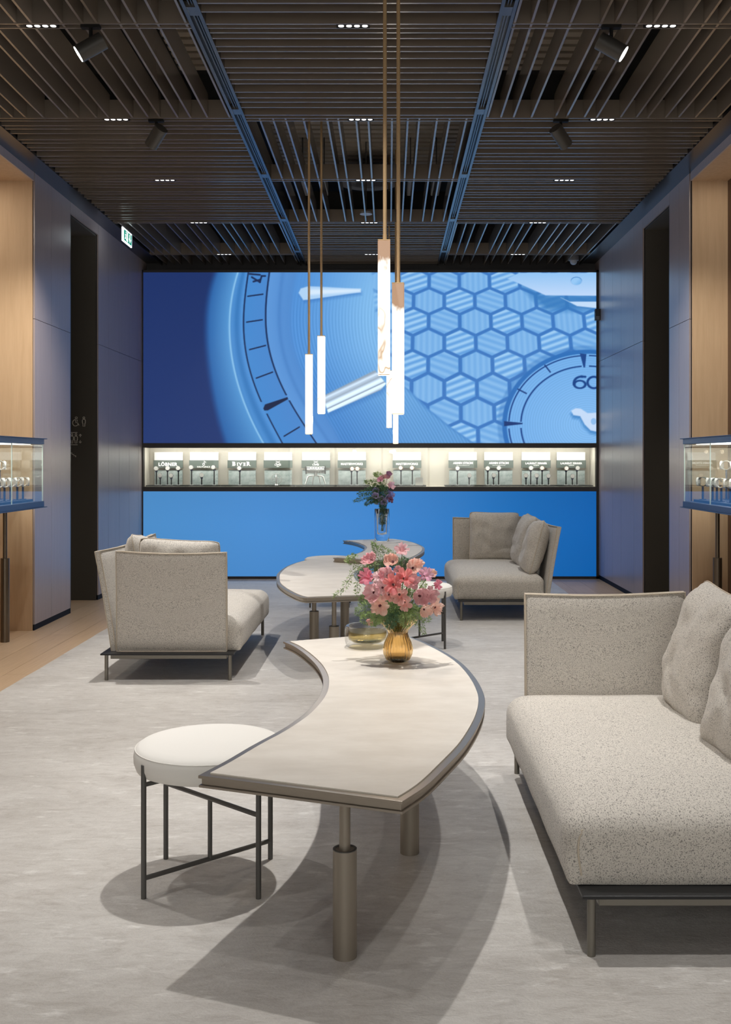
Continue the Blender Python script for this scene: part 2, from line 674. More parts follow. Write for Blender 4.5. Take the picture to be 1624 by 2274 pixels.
def offset_poly(poly, d):
    """move every edge of a closed polygon inwards by d"""
    n = len(poly)
    area = sum(poly[i - 1][0] * poly[i][1] - poly[i][0] * poly[i - 1][1] for i in range(n))
    s = 1 if area > 0 else -1
    out = []
    for i in range(n):
        a, b, c = Vector(poly[i - 1][:2]), Vector(poly[i][:2]), Vector(poly[(i + 1) % n][:2])
        d1 = (b - a).normalized()
        d2 = (c - b).normalized()
        n1 = Vector((-d1.y, d1.x)) * s
        n2 = Vector((-d2.y, d2.x)) * s
        m = n1 + n2
        m = m.normalized() if m.length > 1e-6 else n1
        k = max(0.45, m.dot(n1))
        out.append(tuple(b + m * (d / k)))
    return out


def aim(o, direction):
    o.rotation_euler = Vector(direction).to_track_quat('-Z', 'Y').to_euler()


# ------------------------------------------------------------------ room shell
XL, XR, YB = -2.855, 2.427, 11.98
ZW, ZC = 3.68, 3.66
YF = -2.6
FLZ = -0.012
YN0, YN1 = 5.2, 8.33            # the niches in both side walls

o = MB().box(-4.6, 4.0, YF, 12.6, FLZ - 0.16, FLZ - 0.010).build('floor', M_SUBFLOOR)
struct(o, 'pale oak floor around the rug')
FLOOR = o
random.seed(4)
lanes = [(-4.35 + 0.21 * k) for k in range(0, 42)]
for i, x in enumerate(lanes):
    vis_side = (x < -2.1) or (x > 1.65)
    y = YF + (i * 0.77) % 2.3 - 2.3
    while y < 12.5:
        y1 = y + 2.3
        a, b = max(y, YF), min(y1, 12.5)
        keep = (vis_side and -4.2 < x < 2.75) or (b > 11.55)
        if keep and b - a > 0.05 and not (x > 2.6 and a > 8.4) and not (x < -3.2 and b < 5.2):
            MB().box(x + 0.001, x + 0.209, a + 0.001, b - 0.001, FLZ - 0.010, FLZ).build('plank', M_FLOOR[random.choice((0, 1, 1, 2))], FLOOR)
        y = y1


def wall_with_panels(name, side, x, label):
    """dark carcass of a side wall plus its veneer panels; side -1 = left, 1 = right"""
    mb = MB()
    xo = x + side * 1.5
    lo, hi = sorted((x + side * 0.014, xo))
    y0, y1 = portal[side]
    mb.box(lo, hi, YN1 + 0.012, y0, FLZ, 4.5)
    mb.box(lo, hi, y1, 12.6, FLZ, 4.5)
    mb.box(lo, hi, y0, y1, 3.571, 4.5)
    mb.box(lo, hi, YF, YN0, FLZ, 4.5)
    mb.box(lo, hi, YN0, YN1 + 0.012, 3.66, 4.5)
    w = mb.build(name, M_BLACK)
    struct(w, label)
    g = 0.0022

    def panel(ya, yb, za, zb):
        a, b = sorted((x, x + side * 0.014))
        MB().box(a, b, ya + g, yb - g, za + g, zb - g).build('panel', M_PANEL, w)
    for ys in segs[side]:
        for ya, yb in zip(ys[:-1], ys[1:]):
            panel(ya, yb, 0.034, 2.50)
            panel(ya, yb, 2.50, ZW)
    panel(y0, y1, 3.571, ZW)
    ys = [YF + 0.0] + [YF + 0.6 + 1.2 * k for k in range(6)] + [YN0]
    for ya, yb in zip(ys[:-1], ys[1:]):
        panel(ya, yb, 0.034, 2.50)
        panel(ya, yb, 2.50, ZW)
    a, b = sorted((x + side * 0.004, x + side * 0.016))
    bb = MB()
    bb.box(a, b, YN1 + 0.01, y0, FLZ, 0.034).box(a, b, y1, 12.2, FLZ, 0.034)
    bo = bb.build('baseboard_' + name.split('_')[1], M_BASE)
    struct(bo)
    # slim metal edge on the near jamb of the portal
    a, b = sorted((x + side * 0.001, x + side * 0.02))
    e = MB().box(a, b, y0 - 0.001, y0 + 0.014, FLZ, 3.571).build('trim_jamb_' + name.split('_')[1], M_TRIM)
    struct(e)
    return w


portal = {-1: (9.28, 10.17), 1: (8.96, 9.90)}
segs = {-1: [[8.345, 8.755, 9.278], [10.17, 10.54, 10.96, 11.38, 11.80, 12.2]],
        1: [[8.365, 8.66, 8.958], [9.90, 10.26, 10.82, 11.24, 11.66, 12.2]]}
wall_with_panels('wall_left', -1, XL, 'grey-brown veneer panel wall with a tall black portal, on the left')
wall_with_panels('wall_right', 1, XR, 'grey-brown veneer panel wall with a tall black portal, on the right')


def portal_lining(name, side, x, label):
    y0, y1 = portal[side]
    mb = MB()
    a, b = sorted((x + side * 0.02, x + side * 1.45))
    mb.box(a, b, y1 - 0.02, y1 - 0.004, FLZ, 3.571)
    mb.box(a, b, y0 + 0.004, y0 + 0.012, FLZ, 3.571)
    mb.box(a, b, y0 + 0.004, y1 - 0.004, 3.555, 3.571)
    c, d = sorted((x + side * 1.44, x + side * 1.46))
    mb.box(c, d, y0, y1, FLZ, 3.571)
    struct(mb.build(name, M_PORTAL), label)


portal_lining('wall_portal_left', -1, XL, 'black lining of the tall portal in the left wall')
portal_lining('wall_portal_right', 1, XR, 'black lining of the tall portal in the right wall')


def niche(side, x, depth, name, label, back_mat):
    mb = MB()
    a, b = sorted((x + side * 0.0145, x + side * depth))
    mb.box(a, b, YN1, YN1 + 0.012, FLZ, 3.607)                    # far return, faces the camera
    mb.box(a, b, YN0 - 0.012, YN0, FLZ, 3.607)
    mb.box(a, b, YN0, YN1, 3.607, 3.66)
    w = mb.build(name, M_BEIGE)
    struct(w, label)
    c, d = sorted((x + side * depth, x + side * (depth + 0.03)))
    MB().box(c, d, YN0, YN1 + 0.012, FLZ, 3.66).build('back_panel', back_mat, w)
    # narrow veneer header above the opening
    a, b = sorted((x, x + side * 0.014))
    MB().box(a, b, YN0, YN1, 3.607, ZW).build('panel', M_PANEL, w)


niche(-1, XL, 1.30, 'wall_niche_left', 'beige covered niche behind the glass showcase on the left', M_BEIGE)
niche(1, XR, 0.30, 'wall_niche_right', 'beige covered niche behind the glass showcase on the right', M_BROWN)

# wall behind the camera, with an unseen window added for soft fill light
mb = MB()
mb.box(-4.6, -2.6, YF - 0.1, YF, FLZ, 4.5).box(2.2, 4.0, YF - 0.1, YF, FLZ, 4.5).box(-2.6, 2.2, YF - 0.1, YF, 3.5, 4.5)
o = mb.build('wall_entrance', M_BEIGE)
struct(o, 'beige wall around the added fill window at the entrance end')
w = struct(MB().box(-2.6, 2.2, YF - 0.07, YF - 0.02, FLZ, FLZ + 0.06).box(-2.6, 2.2, YF - 0.07, YF - 0.02, 3.44, 3.5).build('fill_window_1', M_TRIM), 'tall unseen window added at the entrance end for soft fill light')
for k in range(4):
    xa = -2.6 + 1.2 * k
    MB().box(xa, xa + 0.05, YF - 0.07, YF - 0.02, FLZ + 0.06, 3.44).build('mullion', M_TRIM, w)
    MB().box(xa + 0.05, xa + 1.2, YF - 0.048, YF - 0.042, FLZ + 0.06, 3.44).build('pane', M_PANE, w)

# back wall carcass (case recess left open)
SZ0, SZ1 = 1.558, 3.532          # picture wall
CZ0, CZ1 = 1.053, 1.506          # display case opening
mb = MB()
mb.box(XL - 0.3, XR + 0.3, 12.20, 12.6, 3.54, 4.5)
mb.box(XL - 0.3, XR + 0.3, 12.05, 12.6, CZ1 + 0.03, 3.54)
mb.box(XL - 0.3, XR + 0.3, 12.05, 12.6, FLZ, CZ0 - 0.03)
mb.box(XL - 0.3, XR + 0.3, 12.42, 12.6, CZ0 - 0.03, CZ1 + 0.03)
mb.box(XL, XL + 0.013, 11.97, 12.05, FLZ, 3.56).box(XR - 0.028, XR, 11.97, 12.05, FLZ, 3.56)
mb.box(XL, XR, 11.97, 12.05, SZ1, 3.56)
mb.box(XL, XR, 11.965, 12.05, CZ1, SZ0).box(XL, XR, 11.965, 12.05, 1.0, CZ0)
mb.box(XL, XR, 11.97, 12.05, FLZ, 0.016)
o = mb.build('wall_back', M_FRAME)
struct(o, 'black framed back wall holding the screen and the display case')

# ------------------------------------------------------------------ ceiling
o = MB().box(-4.6, 4.0, YF, 12.6, 4.42, 4.55).build('ceiling', M_PLENUM)
struct(o, 'open black ceiling with dark slat panels')
CEIL = o
TXL, TXR = -2.665, 2.24            # inner edges of the ceiling border
RL = (-1.047, -0.962)
RR = (0.565, 0.649)
for nm, a, b in (('border_trim', XL, TXL), ('border_trim', TXR, XR)):
    MB().box(a, b, YF, 12.2, ZW - 0.004, ZW + 0.30).build(nm, M_TRIM, CEIL)
MB().box(TXL - 0.012, TXL, YF, 12.2, ZC - 0.006, ZC + 0.3).build('border_lip', M_TRIM, CEIL)
MB().box(TXR, TXR + 0.012, YF, 12.2, ZC - 0.006, ZC + 0.3).build('border_lip', M_TRIM, CEIL)
for a, b in (RL, RR):
    # track rails: two flanges with a channel between them and joint plates
    mb = MB()
    w = b - a
    mb.box(a, a + w * 0.22, YF, 12.19, ZC - 0.008, ZC + 0.16)
    mb.box(b - w * 0.22, b, YF, 12.19, ZC - 0.008, ZC + 0.16)
    mb.box(a + w * 0.22, b - w * 0.22, YF, 12.19, ZC + 0.03, ZC + 0.16)
    mb.box(a + w * 0.40, a + w * 0.46, YF, 12.19, ZC + 0.004, ZC + 0.03)
    mb.box(a + w * 0.58, a + w * 0.64, YF, 12.19, ZC + 0.004, ZC + 0.03)
    tr = mb.build('track_rail', M_RAIL, CEIL)
    for yj in (5.25, 6.78, 8.32, 9.86, 11.35):
        MB().box(a + w * 0.20, b - w * 0.20, yj, yj + 0.10, ZC - 0.004, ZC + 0.028).build('joint_plate', M_RAIL, tr)

DX = [0.09, 0.085, 0.12, 0.16, 0.075, 0.12, 0.083, 0.16, 0.107, 0.077, 0.12, 0.085, 0.114, 0.15]
DY = [0.15, 0.11, 0.075, 0.11, 0.07, 0.10, 0.14, 0.08, 0.11, 0.07, 0.145, 0.10, 0.08, 0.10]
SLAT_H, SLAT_T = 0.155, 0.013


def slats_depth(x0, x1, y0, y1, start):
    me = MB().box(-SLAT_T / 2, SLAT_T / 2, y0, y1, ZC, ZC + SLAT_H).mesh('slat', M_SLAT)
    x = x0 + start
    k = 0
    while x < x1 - 0.01:
        link('slat', me, CEIL, (x, 0, 0))
        x += DX[k % len(DX)]
        k += 1


def slats_across(x0, x1, y0, y1, phase=0):
    me = MB().box(x0, x1, -SLAT_T / 2, SLAT_T / 2, ZC, ZC + SLAT_H).mesh('slat', M_SLAT)
    y = y0 + 0.055
    k = phase
    while y < y1 - 0.03:
        link('slat', me, CEIL, (0, y, 0))
        y += DY[k % len(DY)]
        k += 1


Y1, Y2, Y3 = 3.97, 6.96, 10.0
slats_across(TXL, RL[0], 0.97, Y1, 2)
slats_depth(RL[1], RR[0], 0.97, Y1, 0.09)
slats_across(RR[1], TXR, 0.97, Y1, 6)
slats_depth(TXL, RL[0], Y1, Y2, 0.05)
slats_across(TXL, RL[0], Y2, Y3, 3)
slats_depth(TXL, RL[0], Y3, 12.19, 0.05)
slats_across(RL[1], RR[0], Y1, Y2, 1)
slats_depth(RL[1], RR[0], Y2, Y3, 0.09)
slats_across(RL[1], RR[0], Y3, 12.19, 5)
slats_depth(RR[1], TXR, Y1, Y2, 0.013)
slats_across(RR[1], TXR, Y2, Y3, 0)
slats_depth(RR[1], TXR, Y3, 12.19, 0.013)
CROSS = [(TXL, RL[0]), (RL[1], RR[0]), (RR[1], TXR)]
LROW = [0.95, 2.46, 3.97, 5.48, 6.985, 8.50, 10.02, 11.56]
for yr in LROW:
    for a, b in CROSS:
        mb = MB()
        mb.box(a, b, yr - 0.032, yr - 0.022, ZC - 0.004, ZC + 0.12)
        mb.box(a, b, yr + 0.022, yr + 0.032, ZC - 0.004, ZC + 0.12)
        mb.box(a, b, yr - 0.022, yr + 0.022, ZC + 0.02, ZC + 0.12)
        mb.build('cross_rail', M_SLAT, CEIL)
# end closers of each slat field (upright faces above the rails)
for yb, cols in ((Y2 + 0.02, (0, 1, 2)), (Y3 + 0.02, (0, 1, 2))):
    for c in cols:
        a, b = CROSS[c]
        MB().box(a, b, yb, yb + 0.02, ZC + 0.12, ZC + 0.30).build('field_closer', M_PLENUM, CEIL)

# corrugated deck above the open fields


def deck(name, x0, x1, y0, y1, z, pitch=0.125):
    mb = MB()
    y = y0
    while y < y1 - 0.01:
        mb.box(x0, x1, y, y + pitch * 0.62, z - 0.035, z)
        mb.box(x0, x1, y + pitch * 0.62, y + pitch, z - 0.004, z)
        y += pitch
    return mb.build(name, M_DECK, CEIL)


deck('metal_deck', RL[1] - 0.1, RR[0] + 0.1, 7.0, 10.48, 4.38)
deck('metal_deck', RR[1], 1.7, 5.6, 7.9, 4.38)
deck('metal_deck', -1.6, RL[0], 5.6, 7.9, 4.38)
MB().box(-2.6, 2.2, 10.48, 10.7, 4.22, 4.42).build('roof_beam', M_PLENUM, CEIL)
MB().box(-2.6, 2.2, 10.7, 12.2, 4.36, 4.42).build('roof_soffit', M_PLENUM, CEIL)

# ------------------------------------------------------------------ ceiling lamps
place_col = {-1.84: 'left', -0.19: 'middle', 1.44: 'right'}
row_word = {5.48: 'nearest the camera', 6.985: 'in the second visible row', 8.50: 'in the third visible row',
            10.02: 'in the fourth visible row', 11.56: 'in the row nearest the screen',
            3.97: 'in the first row behind the frame', 2.46: 'in the row above the camera', 0.95: 'in the row behind the camera'}
LAMP_BOOST = {(-0.19, 3.97): 1.85, (-0.19, 2.46): 0.35, (-1.84, 6.985): 1.9, (1.44, 6.985): 1.5}
ROW_DIM = {0.95: 0.7, 2.46: 0.6, 8.50: 0.6, 10.02: 0.42, 11.56: 0.32}    # the rows by the screen are dimmed
for yr in LROW:
    for xc in (-1.84, -0.19, 1.44):
        t = thing('recessed_downlight', 'small four-lens downlight, %s ceiling column, %s' % (place_col[xc], row_word[yr]), 'downlight',
                  (xc, yr, ZC - 0.002), group='four-lens downlights set into the cross rails')
        mb = MB().box(-0.086, 0.086, -0.020, 0.020, 0.0, 0.02).box(-0.088, 0.088, -0.0225, -0.020, -0.003, 0.02).box(-0.088, 0.088, 0.020, 0.0225, -0.003, 0.02)
        mb.build('housing', M_BLACK, t)
        for k in range(4):
            cx = -0.063 + 0.042 * k
            MB().cyl((cx, 0, 0.0), (cx, 0, -0.0016), 0.0155, 0.0155, 14).build('lens', M_LED, t)
        ld = bpy.data.lights.new('downlight_beam', 'SPOT')
        ld.energy = LAMP_W * ROW_DIM.get(yr, 1.0) * LAMP_BOOST.get((xc, yr), 1.0)
        ld.color = LAMP_COL
        ld.spot_size = math.radians(64)
        ld.spot_blend = 1.0
        ld.shadow_soft_size = 0.028
        lo = bpy.data.objects.new('downlight_beam', ld)
        COL.objects.link(lo)
        lo.parent = t
        lo.location = (0, 0, -0.01)


def track_spot(x, y, direction, lit, label, cone=46, watts=SPOT_W):
    t = thing('track_spotlight', label, 'spotlight', (x, y, ZC - 0.004), group='track spotlights on the ceiling rails')
    d = Vector(direction).normalized()
    c = Vector((0, 0, -0.115))
    MB().box(-0.05, 0.05, -0.018, 0.018, -0.016, 0.0).build('adapter', M_BLACK, t)
    MB().cyl((0, 0, -0.012), (0, 0, -0.07), 0.010, 0.010, 10).build('arm', M_BLACK, t, smooth=40)
    MB().cyl(c - d * 0.075, c + d * 0.075, 0.046, 0.046, 28).build('body', M_LAMPBODY, t, smooth=40)
    MB().cyl(c + d * 0.0745, c + d * 0.077, 0.041, 0.041, 28).build('lens', M_SPOTLENS if lit else M_GREYPLASTIC, t, smooth=40)
    if lit:
        ld = bpy.data.lights.new('spot_beam', 'SPOT')
        ld.energy = watts
        ld.color = (1.0, 0.93, 0.82)
        ld.spot_size = math.radians(cone)
        ld.spot_blend = 1.0
        ld.shadow_soft_size = 0.04
        lo = bpy.data.objects.new('spot_beam', ld)
        COL.objects.link(lo)
        lo.parent = t
        lo.location = c + d * 0.09
        aim(lo, d)
    return t


track_spot(-1.575, 5.47, (-0.80, -0.14, -0.52), True, 'lit grey cylinder spotlight aimed at the left showcase')
track_spot(1.175, 5.47, (0.80, -0.14, -0.52), True, 'lit grey cylinder spotlight aimed at the right showcase')
track_spot(-1.57, 6.985, (-0.60, 0.50, -0.63), True, 'dark grey cylinder spotlight left of the middle ceiling field', 48, 240)
track_spot(1.16, 6.985, (0.60, 0.50, -0.63), True, 'dark grey cylinder spotlight right of the middle ceiling field', 48, 150)

# warm area lamps and downlights added in the soffits to brighten the niches
for side, x, d in ((-1, XL, 1.30), (1, XR, 0.30)):
    ld = bpy.data.lights.new('niche_fill', 'AREA')
    ld.shape = 'RECTANGLE'
    ld.size = 0.16
    ld.size_y = 2.4
    ld.energy = NICHE_W if side < 0 else NICHE_W * 0.4
    ld.color = (1.0, 0.90, 0.76)
    lo = bpy.data.objects.new('niche_fill', ld)
    COL.objects.link(lo)
    lo.location = (x + side * min(0.5, d * 0.55), 6.9, 3.60)
    t = thing('niche_fill_downlight', 'small round fill downlight added in the soffit of the %s niche' % ('left' if side < 0 else 'right'), 'downlight', (x + side * 0.15, 6.2, 3.607), group='added niche fill downlights')  # downlight added so its beam brightens the far return
    MB().cyl((0, 0, -0.006), (0, 0, 0), 0.05, 0.05, 24).build('ring', M_LAMPBODY, t, smooth=40)
    MB().cyl((0, 0, -0.008), (0, 0, -0.006), 0.036, 0.036, 24).build('lens', M_LED, t, smooth=40)
    ld = bpy.data.lights.new('niche_fill_beam', 'SPOT')
    ld.energy = 70.0 if side < 0 else 15.0
    ld.color = (1.0, 0.90, 0.76)
    ld.spot_size = math.radians(58)
    ld.spot_blend = 1.0
    ld.shadow_soft_size = 0.04
    lo = bpy.data.objects.new('niche_fill_beam', ld)
    COL.objects.link(lo)
    lo.parent = t
    lo.location = (0, 0, -0.012)
    aim(lo, Vector((0.05 * side, 8.33, 0.9)) - Vector((0, 6.2, 3.6)))

# things seen in the open ceiling field
t = thing('ceiling_cassette', 'round pale air cassette above the open middle ceiling field', 'air unit', (-0.20, 10.2, 4.09))
MB().lathe([(0.0005, 0.10), (0.30, 0.10), (0.32, 0.03), (0.30, 0.0), (0.20, 0.0), (0.19, 0.03), (0.0005, 0.03)], 40).build('shroud', M_DUCT, t, smooth=40)
MB().box(-0.13, 0.13, -0.12, 0.12, -0.005, 0.025).build('grille', M_GREYPLASTIC, t, bevel=0.01)
MB().cyl((0, 0, 0.10), (0, 0, 0.26), 0.03).build('hanger', M_DARKMETAL, t, smooth=40)
t = thing('ceiling_speaker', 'small round disc below the open middle ceiling field', 'speaker', (-0.215, 9.72, 3.668))
MB().lathe([(0.0005, 0.02), (0.05, 0.02), (0.058, 0.0), (0.0005, 0.0)], 28).build('disc', M_DUCT, t, smooth=40)
MB().cyl((0, 0, 0.02), (0, 0, 0.68), 0.006).build('hanger', M_DARKMETAL, t, smooth=40)
for i, (x, w, lab) in enumerate(((-0.80, 0.085, 'wide pale duct at the left of the open ceiling field'),
                                 (-0.60, 0.035, 'slim pale duct at the left of the open ceiling field'),
                                 (0.20, 0.06, 'pale duct right of the round air cassette'),
                                 (0.44, 0.08, 'wide pale duct at the right of the open ceiling field'))):
    t = thing('ventilation_duct', lab, 'duct', (x, 9.34, 3.90), group='ventilation ducts in the open ceiling')
    mb = MB()
    mb.box(-w / 2, w / 2, 0, 0.62, 0, 0.12)
    mb.build('duct_body', M_DUCT, t, bevel=0.01)
    MB().box(-0.006, 0.006, 0.25, 0.262, 0.12, 0.46).build('hanger', M_DARKMETAL, t)

t = thing('dome_camera', 'small dome security camera under the ceiling by the right wall', 'camera', (2.11, 11.83, ZC - 0.0))
MB().cyl((0, 0, -0.02), (0, 0, 0.03), 0.058, 0.058, 24).build('mount', M_GREYPLASTIC, t, smooth=40)
MB().lathe([(0.040, -0.02), (0.039, -0.04), (0.030, -0.058), (0.016, -0.066), (0.0005, -0.068)], 24).build('dome', M_DUCT, t, smooth=60)

t = thing('wall_sensor', 'small grey box mounted on the right wall beside the screen', 'sensor', (XR, 11.90, 3.03))
MB().box(-0.060, 0.0, -0.03, 0.03, -0.065, 0.065).build('housing', M_LAMPBODY, t, bevel=0.004)
MB().box(-0.052, -0.010, -0.034, -0.030, -0.058, -0.018).build('window', M_GREYPLASTIC, t)

# exit sign
t = thing('exit_sign', 'lit green and white emergency exit sign hanging by the left wall', 'sign', (-2.57, 10.0, 3.482))
MB().box(-0.012, 0.0, 0.0, 0.355, 0.0, 0.135).build('plate', M_SIGNW, t)
MB().box(0.0, 0.002, 0.045, 0.335, 0.016, 0.118).build('green_field', M_SIGNG, t)
mb = MB()


def yz(poly, x0=0.002, x1=0.0035):
    n = len(poly)
    mb.add([(x0, a, b) for a, b in poly] + [(x1, a, b) for a, b in poly],
           [tuple(range(n)), tuple(range(n, 2 * n))] + [(i, (i + 1) % n, n + (i + 1) % n, n + i) for i in range(n)])


yz([(0.265, 0.026), (0.305, 0.066), (0.280, 0.066), (0.280, 0.110), (0.250, 0.110), (0.250, 0.066), (0.225, 0.066)])
mb.build('arrow', M_SIGNW, t, clean=True)
mb = MB()
yz([(0.150, 0.022), (0.190, 0.022), (0.190, 0.112), (0.150, 0.112)])
mb.build('door_mark', M_SIGNW, t, clean=True)
mb = MB()
yz([(0.105, 0.094), (0.120, 0.094), (0.120, 0.110), (0.105, 0.110)])
yz([(0.080, 0.080), (0.125, 0.088), (0.120, 0.055), (0.140, 0.030), (0.130, 0.024), (0.105, 0.050), (0.080, 0.030), (0.070, 0.036), (0.098, 0.062)])
mb.build('running_figure', M_SIGNW, t, clean=True)
MB().cyl((-0.006, 0.16, 0.135), (-0.006, 0.16, ZC - 3.482 + 0.10), 0.006, 0.006, 8).build('hanger', M_DARKMETAL, t)

# wayfinding pictograms on the black portal wall
PY = 10.146


def pic_line(mb, pts, r=0.0042, closed=False):
    P = [py(a, b, PY) for a, b in pts]
    mb.tube(P, r, 6, closed)


def circ(cx, cy, rx, ry, a0=0, a1=360, n=14):
    return [(cx + rx * math.cos(math.radians(a0 + (a1 - a0) * i / n)), cy + ry * math.sin(math.radians(a0 + (a1 - a0) * i / n))) for i in range(n + 1)]


def person_outline(mb, cx, top, s=1.0):
    pic_line(mb, circ(cx, top + 2.3 * s, 2.0 * s, 2.2 * s)[:-1], closed=True)
    pic_line(mb, [(cx - 2 * s, top + 5.5 * s), (cx + 2 * s, top + 5.5 * s), (cx + 3.4 * s, top + 8 * s), (cx + 3.2 * s, top + 14 * s), (cx + 2.2 * s, top + 15 * s),
                  (cx + 2 * s, top + 21 * s), (cx - 2 * s, top + 21 * s), (cx - 2.2 * s, top + 15 * s), (cx - 3.2 * s, top + 14 * s), (cx - 3.4 * s, top + 8 * s)], closed=True)


mb = MB()
pic_line(mb, circ(169.4, 928, 2.2, 2.3)[:-1], closed=True)
pic_line(mb, circ(167.5, 939, 6.3, 7.0, -95, -345, 16))
pic_line(mb, [(168, 932), (168, 938), (172.5, 939.2), (175.5, 944.6)])
pic_line(mb, [(171.5, 932), (171.5, 936.5)])
tag(mb.build('wheelchair_pictogram', M_PICTO, smooth=60), 'outlined wheelchair pictogram on the black portal wall', 'sign', 'pictograms on the portal wall')
mb = MB()
person_outline(mb, 186.2, 925.6)
tag(mb.build('person_pictogram', M_PICTO, smooth=60), 'outlined standing figure pictogram beside the wheelchair pictogram', 'sign', 'pictograms on the portal wall')
mb = MB()
person_outline(mb, 159.6, 963)
person_outline(mb, 168.6, 963)
pic_line(mb, [(152, 960.5), (171.8, 960.5)])
pic_line(mb, [(152, 987.6), (172.2, 987.6)])
pic_line(mb, [(178.3, 970.5), (178.3, 964.5)])
pic_line(mb, [(175.6, 967.2), (178.3, 964.2), (181, 967.2)])
pic_line(mb, [(178.2, 977.5), (178.2, 983.5)])
pic_line(mb, [(175.5, 980.8), (178.2, 983.8), (180.9, 980.8)])
tag(mb.build('lift_pictogram', M_PICTO, smooth=60), 'outlined lift pictogram of two figures with up and down arrows', 'sign', 'pictograms on the portal wall')
mb = MB()
pic_line(mb, [(152, 1003), (156, 1003), (156, 1006), (160, 1006), (160, 1009), (164, 1009), (164, 1012), (168, 1012), (168, 1015)])
tag(mb.build('stairs_pictogram', M_PICTO, smooth=60), 'stepped stairs pictogram below the lift pictogram', 'sign', 'pictograms on the portal wall')

# ------------------------------------------------------------------ the big picture wall


def seg_d(X, Y, a, b):
    ax, ay = a
    bx, by = b
    dx, dy = bx - ax, by - ay
    L = dx * dx + dy * dy
    t = np.clip(((X - ax) * dx + (Y - ay) * dy) / L, 0, 1)
    return np.hypot(X - ax - t * dx, Y - ay - t * dy)


def inside(X, Y, poly):
    r = np.zeros(X.shape, bool)
    n = len(poly)
    for i in range(n):
        x0, y0 = poly[i - 1]
        x1, y1 = poly[i]
        c = (y0 > Y) != (y1 > Y)
        with np.errstate(divide='ignore', invalid='ignore'):
            xi = x0 + (Y - y0) / (y1 - y0 + 1e-12) * (x1 - x0)
        r ^= c & (X < xi)
    return r


def poly_alpha(X, Y, poly, soft=1.0):
    n = len(poly)
    d = np.full(X.shape, 1e9)
    for i in range(n):
        d = np.minimum(d, seg_d(X, Y, poly[i - 1], poly[i]))
    s = np.where(inside(X, Y, poly), d, -d)
    return np.clip(s / (2 * soft) + 0.5, 0, 1)


def paint(C, a, col):
    c = np.array(col, float)
    a = a[..., None]
    return C * (1 - a) + c * a


def zl(x, y):
    return (300 + x / 3.0642, 590 + y / 3.0634)


def zr(x, y):
    return (800 + x / 3.0074, 590 + y / 3.0073)


def smooth_interp(Y, ys, xs):
    k = np.argsort(ys)
    ys, xs = np.array(ys, float)[k], np.array(xs, float)[k]
    co = np.polyfit((ys - 790) / 200, xs, min(4, len(ys) - 1))
    return np.polyval(co, (Y - 790) / 200)


